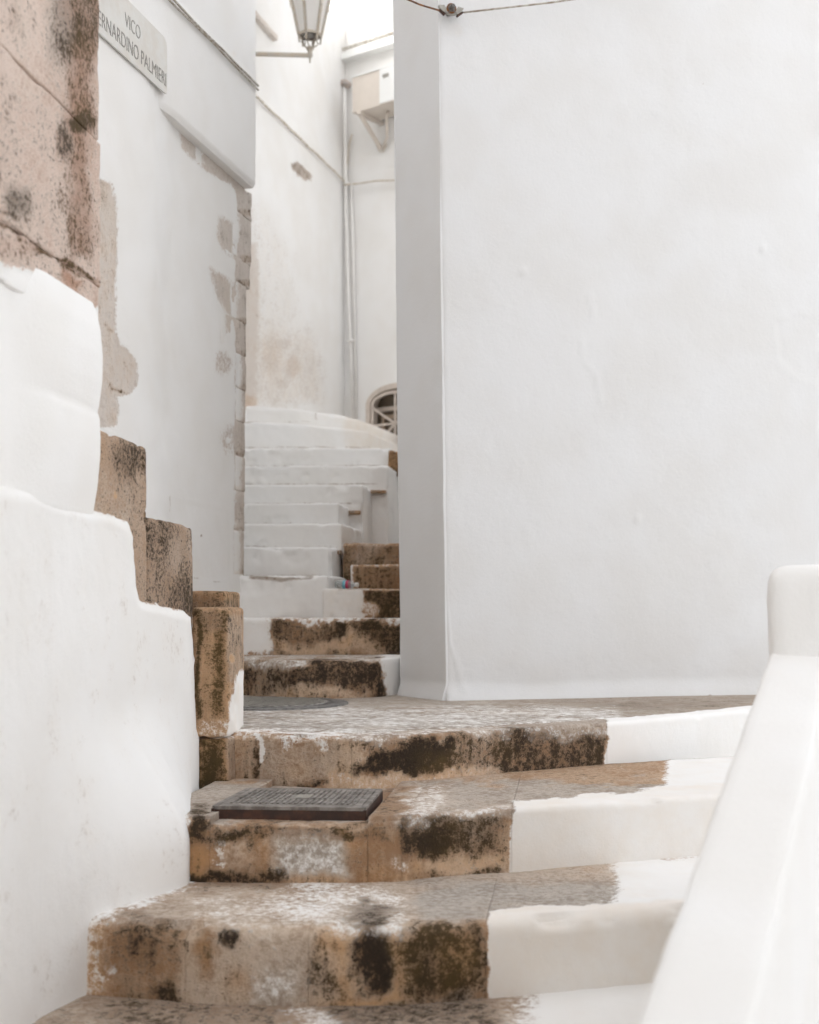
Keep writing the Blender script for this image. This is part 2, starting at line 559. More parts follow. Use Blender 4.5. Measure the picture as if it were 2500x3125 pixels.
def step_stone(name, path, px0, px1, zt, zb, depth, mat, parent, r=.022, rend=.0014, amp=.003, base=WHITE, items=(), seed=0, wob=75,
               inward=(.12, 1.0), res=.009, tdepth_fine=.55, wear=0.012, gap=.0004, dip=.0):
    """one stone of a step: front edge follows `path` between two photo columns"""
    pxs = HX + F * path[:, 0] / path[:, 1]
    px0, px1 = max(px0, pxs[0]), min(px1, pxs[-1])
    ends = [np.array([np.interp(v, pxs, path[:, k]) for k in (0, 1)]) for v in (px0, px1)]
    sel = (pxs > px0 + 1) & (pxs < px1 - 1)
    pt = np.concatenate((ends[:1], path[sel], ends[1:]))
    s = np.concatenate(((0,), np.cumsum(np.linalg.norm(np.diff(pt, axis=0), axis=1))))
    L = s[-1]
    t = edgy(L - 2 * gap, rend, res) + gap
    pt = np.stack([np.interp(t, s, pt[:, k]) for k in (0, 1)], 1)
    inw = np.array(inward) / np.linalg.norm(inward)
    H = zt - zb
    # profile in (depth, height), from the back of the tread to the foot, then round behind
    fine_t = np.concatenate((np.linspace(depth, min(tdepth_fine, depth * .95), 8), lin(min(tdepth_fine, depth * .95), r, res * 1.4)[1:]))
    prof = [(dd, 0.0, 0, 1) for dd in fine_t]
    for k in range(1, 6):
        a = math.pi / 2 * k / 6
        prof.append((r - r * math.sin(a), -(r - r * math.cos(a)), -math.sin(a), math.cos(a)))
    prof += [(0, -hh, -1, 0) for hh in lin(r, H, res)]
    nf = len(prof)
    prof += [(depth, -H, 0, -1)]
    prof = np.array(prof)
    nt_, npf = len(t), len(prof)
    dd = np.repeat(prof[None, :, 0], nt_, 0).ravel()
    hh = np.repeat(prof[None, :, 1], nt_, 0).ravel()
    nx = np.repeat(prof[None, :, 2], nt_, 0).ravel()
    nz = np.repeat(prof[None, :, 3], nt_, 0).ravel()
    tt = np.repeat(t, npf)
    bx = np.repeat(pt, npf, 0)
    V = np.stack((bx[:, 0] + inw[0] * dd, bx[:, 1] + inw[1] * dd, zt + hh), 1)
    st, gr = stain(V, base, items, wob, 7.0, seed + 5)
    de = np.minimum(tt - gap, L - gap - tt)
    rr = np.clip(de / rend, 0, 1)
    endin = rend * (1 - np.sqrt(1 - (1 - rr) ** 2))
    o = amp * 2 * fbm(V, 6, 4, seed) + amp * .6 * fbm(V, 38, 4, seed + 3) - endin
    nose = (nx < -.05) & (nz > .05)
    o = o - nose * wear * sstep(-.02, .25, fbm(V, 8, 3, seed + 4))
    o = o - dip * np.exp(-((dd - .25) / .2) ** 2) * (nz > .9)
    bare = 1 - sstep(.3, .7, st[:, 0])
    o = o - .0025 * bare
    V[:, 0] += inw[0] * nx * o
    V[:, 1] += inw[1] * nx * o
    V[:, 2] += nz * o
    Fc = grid_faces(nt_, npf, flip=True).tolist()
    idx = np.arange(nt_ * npf).reshape(nt_, npf)
    for i in range(nt_ - 1):
        Fc.append([idx[i, 0], idx[i + 1, 0], idx[i + 1, npf - 1], idx[i, npf - 1]])
    nsm = len(Fc)
    extra = []
    off = len(V)
    for k, fl in ((0, True), (-1, False)):
        e = V[idx[k]]
        extra.append(e)
        f = list(range(off, off + npf))
        Fc.append(f if fl else f[::-1])
        off += npf
    V2 = np.concatenate([V] + extra)
    st2 = np.concatenate([st, st[idx[0]], st[idx[-1]]])
    gr2 = np.concatenate([gr, gr[idx[0]], gr[idx[-1]]])
    return mesh(name, V2, Fc, mat, parent, st=st2, gr=gr2, flat_from=nsm)

def tube(name, pts, r, mat, parent=None, n=8, origin=None, wobble=0.0, seed=0, closed=False):
    pts = np.array(pts, float)
    if wobble:
        s = np.concatenate(((0,), np.cumsum(np.linalg.norm(np.diff(pts, axis=0), axis=1))))
        t = lin(0, s[-1], .04)
        pts = np.stack([np.interp(t, s, pts[:, k]) for k in range(3)], 1)
        pts = pts + wobble * 2 * np.stack([fbm(pts, 3, 2, seed + k) for k in range(3)], 1)
    V, Fc = [], []
    m_ = len(pts)
    for i in range(m_):
        t = pts[min(i + 1, m_ - 1)] - pts[max(i - 1, 0)]
        t = t / np.linalg.norm(t)
        a = np.cross(t, (0, 0, 1.0))
        if np.linalg.norm(a) < .05:
            a = np.cross(t, (1.0, 0, 0))
        a /= np.linalg.norm(a)
        b_ = np.cross(a, t)
        for k in range(n):
            an = 2 * math.pi * k / n
            V.append(pts[i] + r * (math.cos(an) * a + math.sin(an) * b_))
    for i in range(m_ - 1):
        for k in range(n):
            k2 = (k + 1) % n
            Fc.append((i * n + k, (i + 1) * n + k, (i + 1) * n + k2, i * n + k2))
    Fc.append(tuple(range(n)))
    Fc.append(tuple(range(m_ * n - 1, (m_ - 1) * n - 1, -1)))
    return mesh(name, V, Fc, mat, parent, origin=origin)

def bar(name, a, b_, w_, h_, mat, parent=None, up=(0, 0, 1), origin=None):
    """square bar from a to b"""
    a, b_ = np.array(a, float), np.array(b_, float)
    t = (b_ - a) / np.linalg.norm(b_ - a)
    s = np.cross(t, up)
    if np.linalg.norm(s) < .05:
        s = np.cross(t, (1, 0, 0))
    s /= np.linalg.norm(s)
    u = np.cross(s, t)
    V = []
    for e in (a, b_):
        for i, j in ((-1, -1), (1, -1), (1, 1), (-1, 1)):
            V.append(e + s * i * w_ / 2 + u * j * h_ / 2)
    Fc = [(0, 1, 2, 3), (7, 6, 5, 4), (0, 4, 5, 1), (1, 5, 6, 2), (2, 6, 7, 3), (3, 7, 4, 0)]
    return mesh(name, V, Fc, mat, parent, smooth=False, origin=origin)

def hexa(name, c8, mat, parent=None, origin=None):
    Fc = [(3, 2, 1, 0), (4, 5, 6, 7), (0, 1, 5, 4), (1, 2, 6, 5), (2, 3, 7, 6), (3, 0, 4, 7)]
    return mesh(name, c8, Fc, mat, parent, smooth=False, origin=origin)

def lathe(name, prof, c, mat, parent=None, n=24, axis=(0, 0, 1), origin=None):
    ax = np.array(axis, float)
    ax /= np.linalg.norm(ax)
    a = np.cross(ax, (0, 1, 0)) if abs(ax[1]) < .9 else np.cross(ax, (1, 0, 0))
    a /= np.linalg.norm(a)
    b_ = np.cross(ax, a)
    V, Fc = [], []
    for r, h in prof:
        for k in range(n):
            an = 2 * math.pi * k / n
            V.append(np.array(c) + ax * h + r * (math.cos(an) * a + math.sin(an) * b_))
    m_ = len(prof)
    for i in range(m_ - 1):
        for k in range(n):
            k2 = (k + 1) % n
            Fc.append((i * n + k, i * n + k2, (i + 1) * n + k2, (i + 1) * n + k))
    Fc.append(tuple(range(n - 1, -1, -1)))
    Fc.append(tuple(range((m_ - 1) * n, m_ * n)))
    return mesh(name, V, Fc, mat, parent, origin=origin)

# ------------------------------------------------------------------ ground
Z1, Z2, Z3, Z4, ZG = 1.087, .927, .737, .541, .35
gx = lin(-14, 16, .5)
gy = lin(-12, 20, .5)
A, B = np.meshgrid(gx, gy, indexing='ij')
V = np.stack((A.ravel(), B.ravel(), np.full(A.size, ZG)), 1)
V[:, 2] += .02 * fbm(V, .8, 3, 2)
st, gr = stain(V, (.66, .12, .1, .7, .8), ())
g = mesh('alley_ground', V, grid_faces(len(gx), len(gy)), M_TREAD, st=st, gr=gr)
g['kind'] = 'structure'

# ------------------------------------------------------------------ lower stairs
stairs = thing('stone_staircase', 'worn limestone stairs with black lichen, half whitewashed, in the foreground', 'staircase', (0.2, 3.4, ZG))
def path(pts, z):
    return smooth_path([G(x, y, z)[:2] for x, y in pts])
p1 = path([(560, 2236), (750, 2236), (1075, 2248), (1300, 2240), (1560, 2223), (1850, 2204), (2100, 2183), (2290, 2165), (2430, 2150), (2620, 2136)], Z1)
p2 = path([(400, 2490), (620, 2492), (1100, 2494), (1225, 2490), (1300, 2482), (1560, 2468), (1800, 2453), (2150, 2430), (2420, 2412)], Z2)
p3 = path([(60, 2790), (300, 2803), (600, 2822), (940, 2830), (1200, 2828), (1480, 2812), (1800, 2790), (2050, 2770), (2400, 2742)], Z3)
p4 = smooth_path([(-1.15, 2.80), (-.4, 2.74), (.3, 2.76), (.72, 2.82)])

FS = 2.6
# what each stone is stained with: p paint, d dark lichen and painted shade, w warm/olive, l pale, g grey
S1 = [(rect(500, 2120, 2700, 2232, 5), dict(g=.8, d=.14, l=.5)),
      (rect(700, 2212, 1050, 2252, 9), dict(p=.70, d=0)),
      (rect(1050, 2212, 1860, 2246, 7), dict(p=.46, g=.7)),
      (rect(745, 2255, 1060, 2390, 14), dict(d=.30, g=.45, l=.55)),
      (rect(880, 2290, 960, 2370, 25), dict(w=.5, d=.15, g=0, l=.8)),
      (rect(1035, 2270, 1085, 2372, 12), dict(w=.5, d=.12, l=.9)),
      (rect(1080, 2262, 1408, 2366, 14), dict(d=.98, w=.1)),
      (rect(1265, 2310, 1405, 2370, 16), dict(w=.6)),
      (rect(1408, 2242, 1520, 2360, 12), dict(d=.55, w=.35, l=.45)),
      (rect(1515, 2220, 1860, 2365, 14), dict(d=.74, w=.25)),
      (rect(1500, 2345, 1750, 2385, 10), dict(d=.8, w=.1)),
      (poly([(1040, 2362), (1250, 2368), (1470, 2352), (1530, 2352), (1400, 2380), (1420, 2410), (1040, 2420)], 9), dict(p=.36, d=.06, w=.55, l=1.0, g=0)),
      (rect(760, 2386, 1040, 2412, 7), dict(d=.95, w=.3)),
      (band([(758, 2270), (762, 2390)], 9, 5), dict(d=.8, w=.4)),
      (band([(776, 2262), (780, 2330)], 12, 6), dict(p=.8, d=0)),
      (poly([(1852, 2190), (2700, 2100), (2700, 2450), (1838, 2450)], 3), dict(p=1, d=0, w=.2)),
      ]
S2 = [(rect(300, 2380, 2600, 2500, 5), dict(g=.85, d=.14, l=.5)),
      (poly([(1150, 2405), (1250, 2405), (1225, 2500), (1120, 2510)], 8), dict(g=.1, d=.38, w=.2, l=.2, p=0)),
      (poly([(1250, 2405), (1370, 2410), (1330, 2470), (1560, 2452), (1560, 2482), (1240, 2505), (1225, 2470)], 9), dict(p=.44, g=.5, d=.05)),
      (rect(2030, 2300, 2700, 2470, 10), dict(p=1, d=0)),
      (rect(565, 2525, 1228, 2690, 8), dict(d=.22, w=.62, l=.22)),
      (rect(560, 2470, 640, 2570, 14), dict(d=.95, w=.35)),
      (rect(640, 2520, 1210, 2545, 8), dict(d=.68, w=.15)),  # dark strip painted as the shadow under the hatch rim
      (rect(570, 2570, 640, 2660, 16), dict(w=.9, d=.35)),
      (rect(660, 2575, 780, 2660, 24), dict(g=.35, w=.4, d=.12, l=.45)),
      (ell(655, 2575, 26, 26), dict(p=.65, d=0)),
      (ell(670, 2620, 20, 20), dict(p=.75, d=0)),
      (rect(845, 2528, 1010, 2560, 10), dict(g=.6, d=.32, p=.25)),
      (ell(720, 2555, 90, 16), dict(d=.95, w=.5)),
      (ell(1025, 2545, 24, 20), dict(d=.9, w=.7)),
      (poly([(835, 2560), (1020, 2560), (1060, 2668), (840, 2672)], 12), dict(p=.33, g=.95, d=.16, w=.05, l=.9)),
      (ell(780, 2560, 16, 70), dict(d=.6)),
      (rect(1045, 2560, 1200, 2665, 16), dict(d=.34, w=.35, l=.2)),
      (rect(1190, 2580, 1236, 2672, 12), dict(p=.55, d=0, g=.3)),
      (rect(570, 2652, 880, 2690, 8), dict(d=.98, w=.3)),
      (rect(1228, 2490, 1562, 2700, 8), dict(d=.56, w=.35, l=.42)),
      (ell(1310, 2560, 60, 70), dict(d=.97, w=.3)),
      (rect(1400, 2490, 1545, 2560, 20), dict(d=.55, w=.3, g=.4)),
      (rect(1225, 2600, 1300, 2690, 20), dict(d=.3, w=.75, l=.7)),
      (poly([(1290, 2630), (1420, 2600), (1562, 2625), (1562, 2665), (1300, 2668)], 12), dict(d=.18, w=.55, l=1.0, p=.2)),
      (rect(1300, 2662, 1540, 2685, 5), dict(d=.7)),
      (poly([(1570, 2440), (2700, 2350), (2700, 2720), (1568, 2720)], 2.5), dict(p=1, d=.02, w=.50)),
      (poly([(-100, 2300), (566, 2300), (562, 2720), (-100, 2720)], 10), dict(p=1, d=0, w=0)),
      ]
S3 = [(rect(100, 2640, 2600, 2812, 6), dict(g=.6, d=.12, l=.7)),
      (poly([(540, 2655), (1010, 2665), (960, 2730), (640, 2730), (480, 2720)], 12), dict(g=.35, d=.42, w=.1, l=.3)),
      (rect(560, 2735, 960, 2815, 25), dict(p=.40, g=.6, d=.05, l=.9)),
      (ell(960, 2745, 120, 50, .5), dict(p=.55, d=0, g=.5)),
      (rect(1000, 2690, 1260, 2840, 16), dict(p=.50, w=.3, d=.1, l=.9)),
      (ell(1130, 2775, 80, 28), dict(g=1, d=.62, p=0)),
      (rect(1270, 2690, 1900, 2800, 14), dict(g=1, d=.18, p=.16)),
      (rect(1880, 2600, 2700, 2900, 14), dict(p=1, d=0)),
      (rect(230, 2800, 570, 3140, 12), dict(d=.42, w=.38, l=.45)),
      (rect(235, 2830, 330, 3120, 26), dict(w=.75, d=.28, l=.7, p=.15)),
      (ell(410, 2880, 90, 75, .6), dict(d=.62, w=.15, l=.25)),
      (ell(330, 2970, 30, 28), dict(p=.55)),
      (ell(520, 3065, 60, 40), dict(d=.9, w=.3)),
      (rect(565, 2815, 945, 3130, 14), dict(d=.16, w=.18, l=.85, g=.45)),
      (ell(620, 2900, 32, 80, .5), dict(d=.45, w=.6, l=.2, g=0)),
      (ell(690, 2852, 22, 30), dict(d=1, w=.1)),  # dark spot painted for the shade inside a hole
      (ell(745, 3000, 60, 55, .6), dict(d=.58, w=.7, g=0)),
      (ell(850, 3010, 110, 80, .5), dict(p=.34, g=.8, d=0)),
      (ell(800, 2860, 60, 50, .5), dict(p=.2, g=.5, d=.04, l=.9)),
      (rect(942, 2840, 1090, 3060, 12), dict(d=.30, w=.75, l=.95)),
      (ell(985, 2955, 50, 75, .5), dict(d=.62, w=.3)),
      (rect(1210, 2840, 1280, 3060, 16), dict(d=.4, w=.8, l=.8)),
      (ell(1150, 2925, 68, 118, .18), dict(d=1.0, w=0)),
      (ell(1150, 3040, 110, 22), dict(d=.1, w=1, l=.9)),
      (rect(1262, 2822, 1482, 3040, 16), dict(d=.80, w=.45)),
      (ell(1400, 2935, 45, 70), dict(d=.66, w=.9)),
      (rect(940, 3045, 1480, 3140, 8), dict(d=.62, g=.5)),
      (poly([(1492, 2780), (2700, 2700), (2700, 3300), (1490, 3300)], 3), dict(p=1, d=.02, w=.62)),
      (band([(240, 2790), (330, 2768), (450, 2725), (560, 2682)], 34, 30), dict(p=.72, d=.05, g=.3)),
      (poly([(-200, 2600), (262, 2780), (262, 3300), (-200, 3300)], 38), dict(p=1, d=0)),
      ]
S4 = [(rect(1000, 3030, 1500, 3140, 20), dict(d=.6, g=.6)), (rect(1600, 2900, 2700, 3400, 40), dict(p=.95, d=0)),
      (rect(300, 3060, 900, 3140, 25), dict(d=.55, w=.3)), (ell(950, 3110, 90, 20), dict(p=.6))]
FS = 1.0
def flight_step(pth, zt, zb, depth, cuts, base, items, seed, **kw):
    st_ = bpy.data.objects.new('step', None)
    COL.objects.link(st_)
    st_.parent = stairs
    st_.empty_display_size = .1
    ORG[st_.name] = ORG[stairs.name]
    for i, (a, b_, *low) in enumerate(cuts):
        step_stone('stone_block', pth, a, b_, zt - (low[0] if low else 0), zb, depth, M_STONE, st_, base=base, items=items, seed=seed, **kw)
BR = (0, .3, .3, .5, 0)
flight_step(p1, Z1, Z2 - .06, .75, [(690, 1073), (1073, 1408), (1408, 1852), (1852, 2610)], BR, S1, 20, r=.02)
flight_step(p2, Z2, Z3 - .06, 1.0, [(440, 640, 0), (640, 1122, .022), (1122, 1226, 0), (1226, 1561, 0), (1561, 2400, 0)], BR, S2, 40, r=.018)
flight_step(p3, Z3, Z4 - .06, .9, [(90, 566), (566, 941), (941, 1482), (1482, 2380)], BR, S3, 60, r=.04, amp=.005, wear=.02)
flight_step(p4, Z4, ZG - .06, .9, [(-800, 1100), (1100, 2600)], (.1, .3, .2, .5, .5), S4, 80, r=.03)

# landing paving between the two flights
ps = p1[::2]
dd = np.concatenate((lin(.10, 1.75, .014), (2.0, 2.4, 3.0)))
A, B = np.meshgrid(np.arange(len(ps)), dd, indexing='ij')
A, B = A.ravel(), B.ravel()
V = np.stack((ps[A, 0] + .10 * B, ps[A, 1] + B, np.full(A.size, Z1)), 1)
V[:, 2] += .0035 + .005 * fbm(V, 5, 4, 7) - .016 * (1 - sstep(.10, .19, B + .12 * fbm(V, 6, 3, 12)))
V[:, 0] -= (A == 0) * 1.2
LI = [(rect(500, 2195, 2500, 2300, 20), dict(d=.14, g=.9, l=.6)), (rect(700, 2150, 1900, 2260, 24), dict(p=.40)),
      (rect(1500, 2100, 2500, 2165, 14), dict(d=.28, g=.45, w=.25)), (rect(700, 2160, 1000, 2230, 15), dict(p=.35)),
      (ell(1300, 2170, 120, 14, .5), dict(d=.32, g=.5)), (ell(2000, 2150, 200, 10, .5), dict(d=.4))]
st, gr = stain(V, (.05, .24, .12, .5, .65), LI, 20)
o = mesh('landing_pavement', V, grid_faces(len(ps), len(dd)), M_TREAD, st=st, gr=gr)
o['kind'] = 'structure'

# ------------------------------------------------------------------ steel hatch on the second step
ht = .938
hq = [G(648, 2463, ht), G(1116, 2469, ht), G(1166, 2411, ht), G(755, 2408, ht)]
hc = sum(hq) / 4
hatch = thing('metal_hatch', 'rusty rectangular steel access hatch set on the second step', 'hatch', tuple(hq[0]))
def inset(q, k):
    return [p * (1 - k) + hc * k for p in q]
fr = inset(hq, -.012)
V = [(x, y, z) for z in (.90, ht - .004) for x, y, _ in fr]
hexa('frame', V, M_RUST, hatch)
li = inset(hq, .075)
hexa('lid', [(x, y, z) for z in (ht - .02, ht + .004) for x, y, _ in li], M_HATCH, hatch)
# raised ribs on the lid and a lifting plate
def bil(q, u, v):
    return (q[0] * (1 - u) + q[1] * u) * (1 - v) + (q[3] * (1 - u) + q[2] * u) * v
for i in range(22):
    u = .06 + .88 * i / 21
    for v0, v1 in ((.10, .34), (.38, .62), (.66, .90)):
        if v0 > .3 and v0 < .6 and .42 < u < .6:
            continue
        a, b_ = bil(li, u, v0), bil(li, u, v1)
        a[2] = b_[2] = ht + .0055
        bar('rib', a, b_, .0085, .004, M_HATCH, hatch)
c_ = bil(li, .51, .5)
q8 = [bil(li, u, v) for u, v in ((.46, .40), (.57, .40), (.57, .60), (.46, .60))]
hexa('plate', [(p[0], p[1], z) for z in (ht + .0045, ht + .0075) for p in q8], M_ZINC, hatch)
for (a, b_) in ((0, 1), (1, 2), (2, 3), (3, 0)):
    e0, e1 = inset(hq, .028)[a].copy(), inset(hq, .028)[b_].copy()
    e0[2] = e1[2] = ht - .001
    bar('rim', e0, e1, .016, .010, M_HATCH, hatch)

# ------------------------------------------------------------------ round manhole on the landing
mc = np.array((-.664, 5.97, Z1 + .010))
man = thing('manhole_cover', 'round grey cast-iron manhole cover at the foot of the upper steps', 'manhole', tuple(mc))
lathe('rim', [(.0, -.02), (.385, -.02), (.385, .0), (.318, .0), (.316, -.004), (.0, -.004)], mc, M_IRON, man, 48)
lathe('cover', [(.0, -.02), (.306, -.02), (.306, .001), (.300, .003), (.0, .003)], mc, M_IRON, man, 48)
for i in range(-6, 7):
    x = i * .046
    hl = math.sqrt(max(0, .285 ** 2 - x * x))
    if hl > .03:
        a = np.array((x * .7 - hl * .714, x * .714 + hl * .7, .0045))
        b_ = np.array((x * .7 + hl * .714, x * .714 - hl * .7, .0045))
        bar('ridge', mc + a, mc + b_, .020, .003, M_ZINC, man)

# ------------------------------------------------------------------ right house
R0, R1, R2 = np.array((.172, 6.17)), np.array((-.043, 6.52)), np.array((4.6, 7.39))
rh = thing('whitewashed_house', 'big plain whitewashed house wall right of the alley', 'house', (2.0, 6.7, ZG))
LEAN = -.0115
dR = (R2 - R0) / np.linalg.norm(R2 - R0)
def foot(V, U, Z):
    return .028 * (1 - sstep(Z1 - .02, Z1 + .10 + .05 * fbm(V, 3, 2, 4), Z)) + .0
def rfront(V, U, Z):
    o = foot(V, U, Z)
    o = o - .010 * (1 - np.sqrt(np.clip(1 - (1 - np.clip(U / .03, 0, 1)) ** 2, 0, 1)))
    q = topx(V) + 10 * np.stack((fbm(V, 5, 3, 3), fbm(V, 5, 3, 8)), 1)
    o = o - .0025 * poly([(2365, 985), (2440, 960), (2560, 1000), (2560, 1190), (2440, 1150), (2380, 1100)], 4)(q)
    o = o + .003 * band([(1800, 900), (1815, 980)], 3, 3)(q) + .003 * band([(1775, 1040), (1780, 1100), (1822, 1150), (1830, 1230)], 4, 4)(q)
    for x, y in ((1597, 828), (2327, 757), (1946, 1586)):
        o = o + .007 * ell(x, y, 8, 10, .6)(q)
    o = o + .003 * band([(1345, 1400), (1356, 1700), (1372, 1960), (1420, 2110)], 5, 5)(topx(V) + 18 * np.stack((fbm(V, 4, 3, 31), fbm(V, 4, 3, 38)), 1))
    return o
us = np.concatenate((lin(0, .05, .006), lin(.05, 2.4, .016)[1:], lin(2.4, 4.5, .15)[1:]))
zs = np.concatenate((lin(.3, 1.0, .1), lin(1.0, 1.3, .010)[1:], lin(1.3, 4.7, .017)[1:], lin(4.7, 5.2, .25)[1:]))
RI = [(ell(2148, 253, 6, 6), dict(d=.6)), (ell(2112, 413, 4, 5), dict(d=.6)), (ell(1385, 95, 40, 30, .6), dict(w=.35, d=.15)),
      (ell(1945, 562, 5, 5), dict(d=.5)), (ell(2160, 2122, 6, 5), dict(d=1))]
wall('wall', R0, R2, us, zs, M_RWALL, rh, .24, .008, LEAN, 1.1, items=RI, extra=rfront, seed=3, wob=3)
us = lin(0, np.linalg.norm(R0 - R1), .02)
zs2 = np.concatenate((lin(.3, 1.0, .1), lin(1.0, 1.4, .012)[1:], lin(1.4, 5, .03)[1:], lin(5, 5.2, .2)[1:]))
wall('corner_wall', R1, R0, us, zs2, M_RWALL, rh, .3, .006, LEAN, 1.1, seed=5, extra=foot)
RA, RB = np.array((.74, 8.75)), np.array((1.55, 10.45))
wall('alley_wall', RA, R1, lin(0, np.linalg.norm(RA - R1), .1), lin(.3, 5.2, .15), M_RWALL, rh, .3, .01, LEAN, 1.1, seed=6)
wall('alley_wall', RB, RA, lin(0, np.linalg.norm(RA - RB), .1), lin(.3, 5.2, .15), M_RWALL, rh, .3, .01, LEAN, 1.1, seed=7)  # unseen extension, added to close off sun and sky from the far wall
hexa('roof', [(x, y, z) for z in (5.16, 5.25) for x, y in ((.15, 6.2), (4.6, 7.42), (4.6, 11.2), (1.6, 10.4))], M_ACW, rh)

# wire and clamp
def onR(px, py, off=.03):
    p = Wp(px, py, R0, dR)
    nr = np.array((dR[1], -dR[0]))
    p[:2] += nr * off
    p[0] += LEAN * (p[2] - 1.1)
    return p
c0 = onR(1392, 48, .02)
clamp = thing('wire_clamp', 'small rusty metal clamp bolted to the right house wall, holding a wire', 'clamp', tuple(c0))
nR = np.array((dR[1], -dR[0], 0))
tR = np.array((dR[0], dR[1], 0))
uz = np.array((0, 0, 1.0))
V, Fc = [], []
K = 14
for off in (.012, .030):
    for k in range(K + 1):
        a = math.pi * (1.06 + .88 * k / K)
        for r in (.034, .062):
            V.append(c0 + nR * off + tR * math.cos(a) * r * 1.0 + uz * (math.sin(a) * r * .72 + .03))
n2 = 2 * (K + 1)
for k in range(K):
    a = 2 * k
    Fc += [(a, a + 2, a + 3, a + 1), (n2 + a, n2 + a + 1, n2 + a + 3, n2 + a + 2), (a, n2 + a, n2 + a + 2, a + 2), (a + 1, a + 3, n2 + a + 3, n2 + a + 1)]
Fc += [(0, 1, n2 + 1, n2), (2 * K, n2 + 2 * K, n2 + 2 * K + 1, 2 * K + 1)]
mesh('cradle', V, Fc, M_ZINC, clamp, smooth=False)
lathe('bolt', [(.0, -.02), (.017, -.02), (.017, .035), (.011, .04), (.011, .06), (.0, .06)], c0 + uz * .012, M_IRON, clamp, 12, axis=nR)
lathe('washer', [(.0, .028), (.024, .028), (.024, .034), (.0, .034)], c0 + uz * .012, M_WIRE, clamp, 16, axis=nR)
tube('tie', [c0 + nR * .04 + tR * -.02 + uz * -.012, c0 + nR * .05 + uz * .0, c0 + nR * .04 + tR * .022 + uz * -.01], .003, M_IRON, clamp)
bar('strap', c0 + tR * -.058 + nR * .022 + uz * .004, c0 + tR * -.03 + nR * .022 + uz * -.018, .016, .008, M_RUST, clamp)
bar('strap', c0 + tR * .058 + nR * .022 + uz * .004, c0 + tR * .03 + nR * .022 + uz * -.018, .016, .008, M_RUST, clamp)
e = onR(1100, -55, .10)
e2 = onR(1222, 0, .06)
tag(tube('wire', [e, e2, onR(1300, 28, .045), onR(1358, 45, .045)], .0042, M_WIRE, origin=tuple(e), n=6),
    'rusty wire running left from the clamp past the house corner', 'wire')
tag(tube('wire', [onR(1430, 51, .045), onR(1560, 36, .045), onR(1700, 20, .045), onR(1840, -1, .045), onR(2100, -45, .045)], .0042, M_CABLE, origin=tuple(onR(1430, 51, .045)), n=6),
    'thin greyish wire running right from the clamp along the white wall', 'wire')

# ------------------------------------------------------------------ left house with the street sign
LC = np.array((-.947, 7.5))                 # lower corner
UP = .062
dL = np.array((.2375, 1.0)) / math.hypot(.2375, 1)
nL = np.array((dL[1], -dL[0]))
LX = 4.0                                    # unseen run behind the viewer, lengthened to block the sun
LN = LC - dL * (8.6 + LX)
lh = thing('whitewashed_house', 'whitewashed corner house with bare stone quoins and a marble street sign', 'house', (-1.6, 6.5, ZG))
Ltot = 8.6
ds_far = lin(0, LX, 1.0)[:-1]
us = np.concatenate((ds_far, LX + lin(0, 6.1, .25), LX + lin(6.1, Ltot - .02, .013)[1:]))
zs = np.concatenate((lin(.3, 1.3, .1), lin(1.3, 4.12, .014)[1:]))
VI = [(poly([(250, 540), (305, 560), (322, 640), (324, 760), (318, 900), (316, 1000), (330, 1055), (372, 1082), (386, 1110), (382, 1180), (362, 1203), (322, 1212), (330, 1250), (322, 1300), (250, 1310)], 7), dict(p=0, d=.12, w=.45, l=.8)),
      (band([(300, 1182), (355, 1205)], 4, 3), dict(d=.6, w=.8)), (band([(285, 995), (312, 1012)], 4, 3), dict(d=.45, w=.8)),
      (poly([(535, 352), (770, 560), (770, 640), (700, 560), (600, 500), (555, 450)], 14), dict(p=.10, d=.12, w=.2, l=.7)),
      (poly([(668, 660), (735, 690), (735, 800), (690, 770), (665, 730)], 16), dict(p=.15, d=.2, w=.2, l=.7)),
      (poly([(640, 820), (700, 850), (735, 900), (735, 1000), (660, 910)], 18), dict(p=.2, d=.25, w=.2, l=.7)),
      (ell(680, 1110, 26, 40, .6), dict(p=.42, d=.2, w=.3)), (ell(700, 1340, 28, 50, .6), dict(p=.45, d=.05, w=.2)),
      (poly([(722, 570), (800, 570), (800, 1760), (716, 1750)], 7), dict(p=0, d=.18, w=.3, l=.7)),
      (band([(509, 1513), (512, 1562)], 2.5, 2), dict(d=.75)), (band([(592, 1765), (640, 1772), (697, 1776)], 2.5, 2), dict(d=.6)),
      (ell(613, 1634, 4, 4), dict(d=1)), (band([(560, 1330), (568, 1370)], 2, 2), dict(d=.5))]
def lrel(V, U, Z):
    q = topx(V)
    o = .0015 * band([(509, 1513), (697, 1557), (704, 1780)], 3, 4)(q) - .0012 * poly([(509, 1513), (697, 1557), (697, 1776), (590, 1765), (509, 1740)], 5)(q)
    return o + .004 * fbm(V, 3.5, 3, 44) + .058 * (1 - sstep(7.1, 7.62, U - LX + .5 * fbm(V, 2.2, 3, 47)))
wall('wall', LN, LC - dL * .02, us, zs, M_QUOIN, lh, 2.6, .006, items=VI, seed=9, wob=9, extra=lrel, relief=.006)
